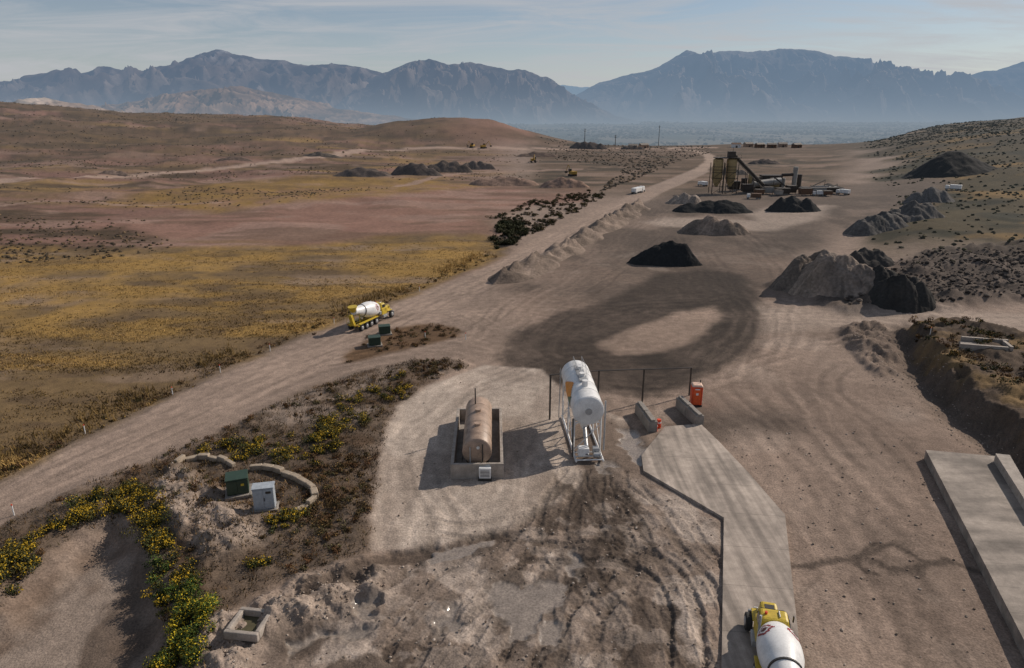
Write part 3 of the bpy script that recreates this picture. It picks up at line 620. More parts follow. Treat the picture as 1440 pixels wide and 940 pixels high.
# ------------------------------------------------------------ gantry posts & barriers
bx=[P(773,590),P(840,577),P(903,566),P(969,556)]
g=empty('gantry_frame',bx[0][0],bx[0][1],0); o0=bx[0]
tops=[zat(b_[1],v) for b_,v in zip(bx,(527,521,519,517))]
for (a,b_),hh in zip(bx,tops):
    beam('post',g,(a-o0[0],b_-o0[1],-.2),(a-o0[0],b_-o0[1],hh),.14,steel)
for i in range(3): cyl('cable',g,(bx[i][0]-o0[0],bx[i][1]-o0[1],tops[i]-.05),(bx[i+1][0]-o0[0],bx[i+1][1]-o0[1],tops[i+1]-.05),.055,steel,6)
def wallpx(name,u0,v0,u1,v1,h,w,mat):
    a=P(u0,v0);b=P(u1,v1); L_=math.hypot(b[0]-a[0],b[1]-a[1]); ang=math.atan2(b[1]-a[1],b[0]-a[0]); e=empty(name,a[0],a[1],tz(*a)-.02,ang)
    n=max(1,int(L_/1.8)); 
    for i in range(n):
        box('block',e,((i+.5)*L_/n,0,h/2),(L_/n-.03,w*random.uniform(.95,1.05),h*random.uniform(.97,1.02)),mat,bev=.05)
        box('block_cap',e,((i+.5)*L_/n,0,h+.09),(L_/n-.1,w*.5,.18),mat,bev=.04)
    return e
wallpx('concrete_barrier',898,580,918,608,1.2,.9,conc); wallpx('concrete_barrier',955,572,984,600,1.2,.9,conc)
for u,v in ((921,606),(926,601)):
    e=place('traffic_barrel',u,v); cyl('body',e,(0,0,0),(0,0,.5),.25,orange); cyl('stripe',e,(0,0,.5),(0,0,.65),.235,white); cyl('body_top',e,(0,0,.65),(0,0,.9),.22,orange)
x,y=P(979,572); e=empty('portable_toilet',x,y,.0,math.radians(-6))
box('skid',e,(0,.6,.08),(1.25,1.25,.14),black); box('cabin',e,(0,.6,1.2),(1.15,1.15,2.1),orange,bev=.05); box('door',e,(0,.012,1.15),(.8,.03,1.85),M('orange_door',(.82,.12,.03),.4),bev=.02)
box('roof',e,(0,.6,2.36),(1.25,1.25,.22),M('roof_cream',(.72,.5,.38),.5),bev=.08,taper=(.75,.75)); box('vent',e,(-.0,-.01,2.0),(.5,.03,.12),white,bev=0); cyl('vent_pipe',e,(.4,.95,2.4),(.4,.95,2.75),.05,black); box('sign',e,(0,-.012,1.45),(.25,.02,.25),white,bev=0)
# ------------------------------------------------------------ utility cabinets, ring wall
x,y,z=PH(336,694); e=empty('transformer_box',x,y,z,math.radians(20)); box('pad',e,(0,0,.1),(2.1,1.9,.25),conc); box('body',e,(0,.1,.95),(1.7,1.4,1.5),green,bev=.05); box('hood',e,(0,-.1,1.74),(1.76,1.6,.1),green,bev=.03); box('door_l',e,(-.42,-.63,.9),(.8,.04,1.2),green,bev=.01); box('door_r',e,(.42,-.63,.9),(.8,.04,1.2),green,bev=.01); box('label',e,(.4,-.66,1.1),(.25,.02,.2),yellow,bev=0)
x,y,z=PH(374,716); e=empty('electrical_cabinet',x,y,z,math.radians(12)); box('pad',e,(0,0,.1),(2.,1.3,.25),conc); box('body',e,(0,0,1.15),(1.6,.9,1.9),greyb,bev=.03); box('roof',e,(0,0,2.14),(1.72,1.05,.08),greyb,bev=.02); box('door_l',e,(-.4,-.465,1.15),(.76,.03,1.7),greyb,bev=.01); box('door_r',e,(.4,-.465,1.15),(.76,.03,1.7),greyb,bev=.01); cyl('handle',e,(.06,-.5,1.0),(.06,-.5,1.3),.025,steel); box('vent',e,(.4,-.49,1.75),(.4,.02,.2),steel,bev=0)
def blockline(name,pts,h=.55,w=.5,bl=1.1,mat=stone):
    q=cr(W(pts),.1); o=empty(name,q[0][0],q[0][1],0); last=q[0]
    for i in range(1,len(q)):
        L_=np.linalg.norm(q[i]-last)
        if L_>=bl:
            mx=(q[i]+last)/2; ang=math.atan2(*(q[i]-last)[::-1])
            box('stone',o,(mx[0]-q[0][0],mx[1]-q[0][1],tz(*mx)+h/2-.04),(L_-.06,w*random.uniform(.8,1.15),h*random.uniform(.75,1.25)),mat,rot=(random.uniform(-.05,.05),random.uniform(-.07,.07),ang+random.uniform(-.1,.1)),bev=.07)
            last=q[i]
    return o
blockline('retaining_wall',[(248,660),(265,650),(290,648),(315,655),(335,665)])
blockline('retaining_wall',[(352,664),(375,664),(400,672),(425,684),(443,698),(440,712),(420,722),(395,732)])
x,y,z=PH(352,885); e=empty('concrete_vault',x,y,z+.15,math.radians(-8)); e.scale=(1.15,1.15,1.15)
for c_,s_ in (((0,-.85,.2),(1.9,.25,.5)),((0,.85,.2),(1.9,.25,.5)),((-.82,0,.197),(.25,1.44,.5)),((.82,0,.197),(.25,1.44,.5))): box('side',e,c_,s_,concL,bev=.05)
box('inner_soil',e,(0,0,.02),(1.38,1.44,.1),M('soil_dark',(.08,.07,.035),.95),bev=0)
for u,v,m_ in ((527,486,green),(541,470,green)):
    x,y,z=PH(u,v); e=empty('utility_box',x,y,z,.3); box('pad',e,(0,0,.08),(2.0,1.6,.2),conc); box('body',e,(0,0,.7),(1.6,1.2,1.1),m_,bev=.05); box('lid',e,(0,-.05,1.3),(1.66,1.35,.1),m_,bev=.03); box('door',e,(0,-.61,.65),(1.3,.03,.85),m_,bev=.01)
x,y,z=PH(1383,490); e=empty('concrete_culvert',x,y,z-.5,math.radians(-15)); e.scale=(.75,.75,.75)
box('beam_near',e,(0,0,.6),(7,.5,1.2),concL); box('beam_far',e,(1.5,4.2,.6),(7,.5,1.2),concL); box('end',e,(4.2,2.1,.6),(.5,3.4,1.1),concL); box('slab',e,(0,2.1,.3),(5,3,.4),conc)
# ------------------------------------------------------------ mixer trucks
def wheel(par,x,y,r=.53,w=.32):
    s_=1 if x>0 else -1
    lathe('tyre',par,[(0,r*.86),(.12,r),(.88,r),(1,r*.86)],(x-w/2*s_,y,r),(x+w/2*s_,y,r),black,24)
    lathe('rim',par,[(0,r*.55),(.5,r*.5),(1,r*.3)],(x+(w/2)*s_,y,r),(x+(w/2+.05)*s_,y,r),galv,18)
def mixer(x,y,heading,z=None,drumrot=0.4):
    e=empty('concrete_mixer_truck',x,y,tz(x,y) if z is None else z,heading)
    for sx in (-.45,.45): box('frame_rail',e,(sx,-.6,.95),(.14,9.2,.3),yellow)
    box('hood',e,(0,3.85,1.5),(1.25,1.5,1.0),yellow,bev=.16,taper=(.84,.86)); box('hood_vent',e,(0,3.8,2.01),(.6,.7,.03),steel,bev=0); box('grille',e,(0,4.62,1.35),(1.0,.06,.8),steel); box('bumper',e,(0,4.75,.75),(2.3,.22,.34),galv,bev=.05)
    for sx in (-1.02,1.02):
        box('fender',e,(sx*.80,3.95,1.2),(.4,1.2,.12),yellow,bev=.05); box('headlight',e,(sx*.7,4.6,1.2),(.26,.1,.22),white,bev=.03)
        wheel(e,sx*1.15,4.0,.58,.44)
        box('mirror',e,(sx*1.3,2.95,2.1),(.08,.14,.45),steel); box('step',e,(sx*1.0,2.3,.72),(.3,1.1,.4),galv)
    box('cab',e,(0,2.35,1.5),(2.0,1.5,1.1),yellow,bev=.1); box('cab_top',e,(0,2.25,2.42),(1.9,1.3,.8),yellow,bev=.16,taper=(.86,.8))
    box('windshield',e,(0,2.87,2.4),(1.45,.04,.5),glass,rot=(math.radians(-18) ,0,0),bev=0)
    for sx in (-1,1): box('side_window',e,(sx*.905,2.25,2.4),(.04,.75,.45),glass,rot=(0,math.radians(-9*sx),0),bev=0)
    box('rear_window',e,(0,1.62,2.45),(1.0,.04,.4),glass,bev=0); cyl('roof_beacon',e,(-.5,2.2,2.8),(-.5,2.2,2.98),.09,orange); cyl('air_horn',e,(.3,2.0,2.88),(.3,2.5,2.88),.05,galv)
    cyl('exhaust_l',e,(-.95,1.35,1.2),(-.95,1.35,3.3),.08,galv); box('water_tank',e,(.0,1.25,1.45),(2.0,.45,.6),galv,bev=.1)
    for yy in (-.3,-1.7,-2.95,-4.2):
        for sx in (-1,1): wheel(e,sx*.98,yy,.52,.5)
    for sx in (-1,1): box('rear_fender',e,(sx*.98,-2.3,1.2),(.56,5.0,.07),yellow)
    p1=Vector((0,1.45,2.05));p2=Vector((0,-4.6,3.15))
    prof=[(0,.3),(.01,.75),(.05,.98),(.12,1.14),(.22,1.25),(.34,1.29),(.46,1.25),(.72,.88),(.93,.55),(1.,.58)]
    lathe('drum',e,prof,p1,p2,white,40)
    q=(p2-p1).to_track_quat('Z','Y'); Ln=(p2-p1).length
    def rr(t): return float(np.interp(t,[a for a,_ in prof],[b_ for _,b_ in prof]))
    for k in range(4):
        for (sz,mt,off) in ((.66,red,.012),(.44,white,.02),(.28,M('logo_dark',(.10,.03,.03),.5),.028)):
            vs=[];fs=[];n=12;a0=drumrot+k*math.pi/2
            for i in range(n+1):
                for j in range(n+1):
                    ui=(i/n-.5)*2*sz; vj=(j/n-.5)*2*sz*1.0; t_=.22+ui/Ln; ra=rr(t_)+off; a_=a0+vj/1.2
                    vs.append(tuple(q@Vector((ra*math.cos(a_),ra*math.sin(a_),t_*Ln))+p1))
            for i in range(n):
                for j in range(n):
                    if abs((i+.5)/n-.5)+abs((j+.5)/n-.5)<.5: kk=i*(n+1)+j; fs.append((kk,kk+1,kk+n+2,kk+n+1))
            addmesh('drum_logo',vs,fs,mt,e,0,True)
    lathe('drum_ring',e,[(0,1.0),(1,1.0)],p1.lerp(p2,.66),p1.lerp(p2,.685),steel,32)
    box('front_pedestal',e,(0,1.0,1.35),(.9,.35,.7),yellow)
    for sx in (-.6,.6): beam('rear_pedestal',e,(sx,-3.9,1.0),(sx*.8,-3.9,2.7),.11,yellow)
    lathe('charge_hopper',e,[(0,.35),(1,.75)],(0,-4.7,3.1),(0,-4.8,4.0),yellow,20)
    box('chute',e,(0,-5.2,1.9),(.55,.5,1.9),yellow,rot=(math.radians(20),0,0),bev=.05); box('rear_platform',e,(0,-4.9,1.0),(2.2,.4,.2),yellow)
    for sx in (-.5,.5): beam('ladder',e,(sx-.9,-4.8,1.0),(sx*.3-.8,-4.7,3.6),.04,yellow)
    for sx in (-1,1): box('tail_light',e,(sx*.9,-5.12,1.05),(.25,.05,.12),red,bev=0)
    return e
ang=math.atan2(P(552,432)[1]-P(500,456)[1],P(552,432)[0]-P(500,456)[0])
x,y=P(523,453); o=mixer(x,y,ang-math.pi/2); o.scale=(.94,.94,.94)
hd=math.radians(-13); x,y=P(1077,888,.225); o=mixer(x+3.7*math.sin(hd),y-3.7*math.cos(hd),hd,.225,.78); o.scale=(.93,.93,.93)
x,y=P(897,272); e=empty('haul_truck',x,y,tz(x,y),math.radians(-32)); box('trailer',e,(0,-1.5,1.9),(2.4,8,1.8),white,bev=.1,taper=(1.05,1.02)); box('chassis',e,(0,0,.9),(1.,14,.3),steel); box('cab',e,(0,4.6,1.9),(2.3,2.2,2.0),white,bev=.15); box('hood',e,(0,6.3,1.4),(1.5,1.6,1.1),white,bev=.1); box('windshield',e,(0,5.65,2.3),(1.9,.1,.7),glass)
for yy in (6.2,3.0,1.8,-3.8,-5.0): 
    for sx in (-1,1): wheel(e,sx,yy)
e.scale=(.8,.8,.8)
# ------------------------------------------------------------ asphalt plant
x,y=P(1018,272); pl=empty('asphalt_plant',x,y,tz(x,y)); k=(y*C+9)/F
ystl=M('plant_cream',(.36,.27,.13),.6,0,.35,0,.3); pst=M('plant_steel',(.055,.045,.038),.7,.2,.3,0,.3); pgr=M('plant_grey',(.30,.29,.27),.6,0,.3,0,.3)
def px(u,v=272): return (u-1018)*k,(272-v)*k
for ux in (1006,1025):
    X0=px(ux)[0]
    lathe('silo',pl,[(0,.5),(.28,1.9),(.96,1.9),(1,1.1)],(X0,0,2.6),(X0,0,13.2),ystl,24)
    for k2 in (.3,.5,.7): lathe('silo_band',pl,[(0,1.96),(1,1.96)],(X0,0,2.6+10.6*k2),(X0,0,2.8+10.6*k2),pst,24)
    for a in (-2.1,2.1):
        for b_ in (-2.1,2.1): beam('silo_leg',pl,(X0+a,b_,-1),(X0+a,b_,11.5),.22,pst)
    for zz in (3,6,9): 
        beam('girt',pl,(X0-2.1,-2.1,zz),(X0+2.1,-2.1,zz),.14,pst); beam('brace',pl,(X0-2.1,-2.1,zz-3),(X0+2.1,-2.1,zz),.1,pst)
box('silo_top_platform',pl,(0,0,13.4),(9.5,4.5,.25),pst)
for i in range(7): beam('rail_post',pl,(-4.6+i*1.53,-2.2,13.5),(-4.6+i*1.53,-2.2,14.5),.06,pst)
beam('rail',pl,(-4.6,-2.2,14.5),(4.6,-2.2,14.5),.06,pst); box('head_house',pl,(1.5,0,14.6),(2.6,2.2,2.2),pst); beam('mast',pl,(2.,0,15),(2.,0,17.2),.1,pst)
cvx=px(1075)[0]
for yy in (-.8,.8):
    beam('conveyor_chord_top',pl,(2,yy,15.4),(cvx,yy,3.0),.2,pst); beam('conveyor_chord_low',pl,(2,yy,14.0),(cvx,yy,1.6),.2,pst)
for i in range(12):
    a=i/12;b_=(i+1)/12; X0=2+(cvx-2)*a;X1=2+(cvx-2)*b_; beam('lacing',pl,(X0,-.8,14.0-12.4*a),(X1,-.8,15.4-12.4*b_),.1,pst)
box('conveyor_trough',pl,((2+cvx)/2,0,8.5),(math.hypot(cvx-2,12.4),1.3,.7),pst,rot=(0,math.atan2(12.4,cvx-2),0))
beam('support',pl,(cvx*.55,-.9,-1),(cvx*.5,-.9,8),.2,pst); beam('support',pl,(cvx*.55,.9,-1),(cvx*.5,.9,8),.2,pst)
cyl('drum_mixer',pl,(px(1062)[0],3,3.2),(px(1104)[0],6,4.2),1.3,pgr,24); box('drum_frame',pl,(px(1083)[0],4.5,1.4),(11,2.5,1),pst)
box('baghouse',pl,(px(1098)[0],12,4.2),(8,4,3.4),pst); 
for i in range(4): box('baghouse_hopper',pl,(px(1098)[0]-3+i*2,12,1.7),(1.7,3.4,1.6),pst)
cyl('stack',pl,(px(1130)[0],10,0),(px(1130)[0],10,9.2),.9,pgr,20); cyl('duct',pl,(px(1112)[0],11,6),(px(1130)[0],10,6.3),.6,pst)
for i,u_ in enumerate((1062,1072,1118,1142)): cyl('bitumen_tank',pl,(px(u_)[0],14,0),(px(u_)[0],14,4.5+i%2*1.5),1.2,(pst,ystl,pgr,pst)[i],20)
for i,(u_,zz,w_,h_,mm) in enumerate([(1050,0,3.6,2.6,pst),(1140,-6,5,2.,pgr),(1155,2,5.5,1.8,white),(1092,-6,4.5,1.8,pst),(1120,-8,4,2.,rust),(1040,8,4,3,pst),(1075,-4,3,2.,pgr),(1165,-2,4,1.6,pst),(1108,-3,3,2.4,pst),(1128,-2,2.5,1.8,white),(1058,-7,3,1.5,rust),(1082,-9,2.4,1.4,pgr),(1148,-9,3,1.2,rust),(1100,9,3,4.2,ystl),(1070,6,2.4,4.8,pst)]):
    X0=px(u_)[0]; box('cold_feed_bin' if i%2 else 'control_cabin',pl,(X0,zz,h_/2+.8),(w_,2.6,h_),mm,taper=(1.1,1.15)); 
    for a in (-1,1): beam('bin_leg',pl,(X0+a*w_*.4,zz-1.1,-1),(X0+a*w_*.4,zz-1.1,1.2),.15,pst)
    box('bin_rim',pl,(X0,zz,h_+.9),(w_*1.12,3.,.15),pst)
for (a,b_,h1,h2) in ((1128,1160,2,5),(1092,1060,1.5,5),(1150,1178,1,3.4),(1110,1088,1,6)):
    beam('feed_conveyor',pl,(px(a)[0],-3,h1),(px(b_)[0],1,h2),.35,pst); beam('conveyor_leg',pl,(px(b_)[0],1,-1),(px(b_)[0],1,h2),.15,pst)
for u,v,rot,mm in ((1152,276,1.3,white),(1168,270,1.5,pgr),(1185,274,.6,white),(1060,280,1.2,rust),(1340,268,.9,white),(988,262,.4,white)):
    x,y,z=PH(u,v); e=empty('parked_truck',x,y,z,rot); e.scale=(.7,.7,.7); box('cargo_box',e,(0,-1,1.9),(2.3,5,1.9),mm,bev=.08); box('cab',e,(0,2.7,1.6),(2.2,1.7,1.7),white,bev=.15); box('windshield',e,(0,3.56,1.95),(1.8,.05,.6),glass,bev=0); box('chassis',e,(0,0,.75),(1,7.4,.25),steel)
    for yy in (2.8,-1.6,-2.8):
        for sx in (-1,1): wheel(e,sx,yy,.48)
for u,v in ((805,248),(664,208),(750,229),(680,209)):
    x,y,z=PH(u,v); e=empty('excavator',x,y,z,random.uniform(0,6)); ye=M('machine_yellow',(.40,.24,.035),.6)
    for sx in (-1.2,1.2): box('track',e,(sx,0,.5),(.6,4,.9),black,bev=.2)
    box('house',e,(0,-.4,1.7),(2.6,3.4,1.4),ye,bev=.1); box('cab',e,(-.8,1.0,2.7),(1.,1.4,1.5),glass); beam('boom',e,(.3,1,2),(.3,4.5,5),.3,ye); beam('stick',e,(.3,4.5,5),(.3,6.3,2),.22,ye); box('bucket',e,(.3,6.2,1.5),(1.2,1,1),steel)
wood=M('pole_wood',(.05,.04,.032),.9)
def pole(u,vb,vt,cross=True):
    x,y,z=PH(u,vb); hgt=max((vb-vt)*y/F,6); e=empty('utility_pole',x,y,z-1); w_=y/2600
    lathe('shaft',e,[(0,.2+w_*.5),(1,.12+w_*.4)],(0,0,0),(0,0,hgt+1),wood,8)
    if cross: box('crossarm',e,(0,0,hgt),(2.4,.2,.2),wood,bev=0); box('crossarm2',e,(0,0,hgt-1.2),(2.,.2,.2),wood,bev=0)
for u,vb,vt in ((926,203,171),(306,164,151),(371,167,151),(456,173,155),(822,205,183),(865,206,191)): pole(u,vb,vt)
for u,v in ((20,725),(243,556),(380,494),(310,524),(120,610),(470,456),(590,410),(655,478),(598,476),(1308,470)):
    x,y,z=PH(u,v); e=empty('road_marker_post',x,y,z); cyl('post',e,(0,0,0),(0,0,.9),.05,white,8); cyl('reflector',e,(0,0,.9),(0,0,1.02),.055,orange,8)
# ------------------------------------------------------------ scatter: shrubs
def inpoly(pts,n,z=0.,world=False):
    p=np.array(pts if world else W(pts)); lo=p.min(0);hi=p.max(0); out=np.zeros((0,2))
    while len(out)<n:
        q=RNG.uniform(lo,hi,(n*3,2)); out=np.concatenate([out,q[sdf(p,q[:,0],q[:,1],1)<0]])
    return out[:n]
def inscreen(pts,n):
    p=np.array(pts,float); lo=p.min(0);hi=p.max(0); out=np.zeros((0,2))
    while len(out)<n:
        q=RNG.uniform(lo,hi,(n*3,2)); out=np.concatenate([out,q[sdf(p,q[:,0],q[:,1],1)<0]])
    return np.array([P(a,b_) for a,b_ in out[:n]])
leafm=mat_vcol('shrub_foliage',rough=.8,scales=((2.,.8,1.2),),bump=0,haze=False)
def shrubs(name,pos,rad,cols,top,topfrac,per=260,leaf=.09,hfac=.8):
    Vs=[];Cs=[]
    pz=terrain(pos[:,0],pos[:,1],False)
    for (x,y),z,r in zip(pos,pz,rad):
        n=int(per*min(2.2,max(.5,r*r*1.2)))
        nl=RNG.randint(3,7); cc=RNG.normal(0,.38,(nl,3))*r; cc[:,2]=np.abs(cc[:,2])*.5+.25*r*hfac
        k=RNG.randint(0,nl,n); dv=RNG.normal(0,1,(n,3)); dv/=np.linalg.norm(dv,axis=1)[:,None]
        rr=r*.55*RNG.uniform(.35,1.12,n)**.6; p=cc[k]+dv*rr[:,None]*np.array([1,1,hfac]); p[:,2]=np.abs(p[:,2])
        t1=RNG.normal(0,1,(n,3)); t1/=np.linalg.norm(t1,axis=1)[:,None]; t2=np.cross(t1,dv+.3); t2/=np.linalg.norm(t2,axis=1)[:,None]+1e-6
        sz=leaf*RNG.uniform(.6,1.5,n)[:,None]; c0=p+np.array([x,y,z])
        q=np.stack([c0-t1*sz,c0-t2*sz*.5,c0+t1*sz,c0+t2*sz*.5],1); Vs.append(q.reshape(-1,3))
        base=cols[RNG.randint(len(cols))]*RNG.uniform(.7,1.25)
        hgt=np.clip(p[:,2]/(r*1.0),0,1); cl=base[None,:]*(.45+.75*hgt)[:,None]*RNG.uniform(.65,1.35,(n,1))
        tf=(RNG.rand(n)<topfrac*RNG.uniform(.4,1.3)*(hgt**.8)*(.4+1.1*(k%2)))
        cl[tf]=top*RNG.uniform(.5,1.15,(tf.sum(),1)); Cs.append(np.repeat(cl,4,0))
    V=np.concatenate(Vs); Cc=np.concatenate(Cs); Fc=np.arange(len(V)).reshape(-1,4)
    return mesh_np(name,V,Fc,leafm,Cc,False)
gr=[A(.055,.065,.022),A(.075,.072,.025),A(.05,.055,.025)]; rb=[A(.12,.06,.028),A(.10,.065,.03),A(.14,.082,.04)]
yel=A(.46,.30,.025)
ZY=[[(0,800),(60,755),(120,705),(185,690),(235,700),(240,770),(225,790),(200,740),(150,722),(80,755),(20,800)],
    [(-40,800),(40,770),(60,790),(20,830),(-40,860)],
    [(195,740),(240,760),(270,800),(300,860),(290,930),(215,950),(222,840),(205,780)],
    [(255,650),(320,625),(380,625),(440,590),(480,590),(500,610),(440,665),(380,655),(330,650)],
    [(440,600),(500,545),(570,530),(590,545),(520,600),(470,640)],
    [(380,730),(430,715),(440,735),(400,750),(365,752)],[(370,790),(385,800),(370,812),(345,795)]]
pos=[];rad=[]
for zz,n,a,b_ in zip(ZY,(75,26,40,48,36,14,6),(.4,.5,.4,.45,.45,.45,.4),(1.1,1.0,1.1,1.05,1.0,.8,.7)):
    q=inpoly(zz,n); pos.append(q); rad.append(RNG.uniform(a,b_,n))
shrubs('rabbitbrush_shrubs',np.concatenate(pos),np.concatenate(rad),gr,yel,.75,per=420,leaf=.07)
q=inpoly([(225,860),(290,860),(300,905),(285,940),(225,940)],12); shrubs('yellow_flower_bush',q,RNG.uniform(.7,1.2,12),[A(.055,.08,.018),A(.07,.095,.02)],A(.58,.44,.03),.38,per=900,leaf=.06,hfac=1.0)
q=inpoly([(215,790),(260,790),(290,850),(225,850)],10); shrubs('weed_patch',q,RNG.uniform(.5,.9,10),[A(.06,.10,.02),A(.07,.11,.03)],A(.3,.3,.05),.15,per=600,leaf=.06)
q=np.concatenate([inpoly(VEG,380),inpoly([(430,640),(520,640),(525,765),(470,790),(430,720)],120),inpoly(VEG2,110),inpoly([(560,510),(650,508),(650,520),(590,535)],45)])
q=q[(sdf(W(POND),q[:,0],q[:,1],2)>0.3)&(fbm(q[:,0]/5,q[:,1]/5,3,77)>-.15)]
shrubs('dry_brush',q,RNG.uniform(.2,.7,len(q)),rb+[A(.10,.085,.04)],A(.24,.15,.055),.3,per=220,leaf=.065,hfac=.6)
line=[(0,676),(100,628),(200,574),(330,514),(440,466),(540,430),(620,396),(700,360)]
q=cr(W(line),.8); q=q+RNG.normal(0,1.0,q.shape)+np.array([-2.0,1.6]); q=q[RNG.rand(len(q))<.8]
shrubs('roadside_brush',q,RNG.uniform(.25,.7,len(q)),rb+[A(.08,.07,.03)],A(.28,.18,.05),.35,per=130,leaf=.09,hfac=.7)
q=inpoly(DITCH,260); shrubs('ditch_shrubs',q,RNG.uniform(.4,1.4,260),[A(.04,.042,.018),A(.055,.05,.022),A(.07,.05,.025)],A(.14,.09,.03),.2,per=90,leaf=.17,hfac=.6)
q=inpoly([(695,320),(725,308),(745,325),(720,352),(700,350)],45); shrubs('ditch_shrubs',q,RNG.uniform(.9,1.9,45),[A(.027,.034,.015),A(.04,.042,.018)],A(.08,.065,.025),.1,per=130,leaf=.2)
q=inpoly([(1275,470),(1330,468),(1440,500),(1560,550),(1560,640),(1440,600),(1360,560),(1300,500)],170); shrubs('bank_brush',q,RNG.uniform(.3,.9,170),rb+gr,A(.3,.18,.04),.4,per=160,leaf=.1,hfac=.6)
def tufts(name,pos,h,cols,nb=5,w=.05):
    n=len(pos); z=terrain(pos[:,0],pos[:,1],False); Vs=[];Cs=[]
    patch_=fbm(pos[:,0]/11,pos[:,1]/4,5,121)
    stq=ss(-.12,.3,fbm(pos[:,0]/26+pos[:,1]/60,pos[:,1]/7,5,120)+.35*ss(70,130,pos[:,1])-.16)
    for k in range(nb):
        a=RNG.uniform(0,6.28,n); ln=RNG.uniform(.3,.9,n); hh=h*RNG.uniform(.5,1.2,n)
        ba=np.stack([pos[:,0]+RNG.normal(0,.2,n),pos[:,1]+RNG.normal(0,.2,n),z-.03],1)
        dx=np.stack([np.cos(a),np.sin(a),a*0],1)*(w*(.5+h))[:,None]
        tp=ba+np.stack([np.cos(a+1.3)*ln*hh,np.sin(a+1.3)*ln*hh,hh],1)
        Vs.append(np.stack([ba-dx,ba+dx,tp],1)); c=cols[RNG.randint(len(cols),size=n)]*RNG.uniform(.75,1.2,(n,1))*((1-.8*np.clip(patch_,-.3,.6))*(.55+.6*stq))[:,None]
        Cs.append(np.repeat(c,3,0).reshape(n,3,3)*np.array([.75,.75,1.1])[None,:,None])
    V=np.concatenate(Vs).reshape(-1,3); Cc=np.concatenate(Cs).reshape(-1,3)
    return mesh_np(name,V,np.arange(len(V)).reshape(-1,3),leafm,np.clip(Cc,0.01,1),False)
gc=np.array([[.31,.195,.065],[.26,.168,.06],[.21,.137,.058],[.33,.215,.078],[.14,.092,.048]])
q=inscreen([(-60,700),(-60,350),(300,350),(450,348),(560,335),(700,336),(708,356),(620,394),(540,428),(440,463),(330,510),(200,570),(0,670)],28000)
dns=fbm(q[:,0]/26+q[:,1]/60,q[:,1]/7,5,120); q=q[dns+RNG.normal(0,.2,len(q))>-.05]
tufts('dry_grass',q,RNG.uniform(.12,.28,len(q)),gc,4,.09)
q=cr(W(line),.06); q=q+RNG.normal(0,1.5,q.shape)+np.array([-4.0,3.0]); q=q[fbm(q[:,0]/6,q[:,1]/6,3,55)>-.1]; tufts('tall_grass',q,RNG.uniform(.3,.8,len(q)),gc[[0,3,3,1]],4,.05)
q=inpoly(VEG,5200); q=q[(sdf(W(POND),q[:,0],q[:,1],2)>0.3)]; tufts('weeds',q,RNG.uniform(.12,.35,len(q)),np.array([[.17,.10,.045],[.10,.08,.035],[.24,.15,.065]]),5,.05)
def scrub(name,pos,rad,cols):
    ph=(1+5**.5)/2; iv=np.array([(-1,ph,0),(1,ph,0),(-1,-ph,0),(1,-ph,0),(0,-1,ph),(0,1,ph),(0,-1,-ph),(0,1,-ph),(ph,0,-1),(ph,0,1),(-ph,0,-1),(-ph,0,1)],float); iv/=np.linalg.norm(iv[0])
    fi=np.array([(0,11,5),(0,5,1),(0,1,7),(0,7,10),(0,10,11),(1,5,9),(5,11,4),(11,10,2),(10,7,6),(7,1,8),(3,9,4),(3,4,2),(3,2,6),(3,6,8),(3,8,9),(4,9,5),(2,4,11),(6,2,10),(8,6,7),(9,8,1)])
    n=len(pos); z=terrain(pos[:,0],pos[:,1],False)
    V=iv[None]*RNG.uniform(.55,1.3,(n,12,1))*rad[:,None,None]*np.array([1,1,.62]); V=V+np.stack([pos[:,0],pos[:,1],z+rad*.25],1)[:,None,:]
    Fc=(np.arange(n)[:,None,None]*12+fi[None]).reshape(-1,3)
    c=np.repeat(cols[RNG.randint(len(cols),size=n)]*RNG.uniform(.6,1.4,(n,1)),12,0)
    return mesh_np(name,V.reshape(-1,3),Fc,scm,c,False)
scm=mat_vcol('sagebrush',rough=.9,scales=((1.,.7,1.3),),bump=0,low=0)
sc=np.array([[.10,.07,.04],[.12,.083,.046],[.08,.06,.034],[.15,.10,.055]])
q=inscreen([(-200,330),(-200,190),(0,180),(300,190),(520,200),(760,212),(760,255),(600,262),(300,300),(0,340)],12000)
dn=fbm(q[:,0]/50,q[:,1]/16,4,300); q=q[dn+RNG.normal(0,.16,len(q))>.12]; scrub('sagebrush_scrub',q,RNG.uniform(.15,.5,len(q))*(q[:,1]/250)**.3,sc)
q=np.stack([RNG.uniform(-900,-60,8000),RNG.uniform(430,1000,8000)],1); dn=fbm(q[:,0]/90,q[:,1]/50,4,301); q=q[dn+RNG.normal(0,.16,len(q))>.05]; scrub('sagebrush_scrub',q,RNG.uniform(.3,.85,len(q)),sc)
q=np.stack([RNG.uniform(70,720,30000),RNG.uniform(130,900,30000)],1); bb=q[:,0]/q[:,1]+.09*fbm(q[:,0]/40,q[:,1]/40,4,101); q=q[(bb>.53)&(bb<1.0)]; dn=fbm(q[:,0]/30,q[:,1]/20,4,302); q=q[dn+RNG.normal(0,.2,len(q))>-.15]; scrub('hillside_scrub',q,RNG.uniform(.25,.85,len(q))*(q[:,1]/300)**.4,np.array([[.045,.042,.02],[.06,.05,.025],[.035,.035,.018]]))
q=inscreen([(-80,372),(-80,302),(0,300),(120,308),(230,330),(245,348),(160,362)],500); scrub('sagebrush_scrub',q,RNG.uniform(.2,.55,len(q)),sc*.8)
q=inscreen([(840,272),(900,250),(960,225),(1000,215),(1000,205),(760,205),(780,225),(880,235),(850,262)],1000); scrub('sagebrush_scrub',q,RNG.uniform(.3,.9,len(q)),sc*.8)
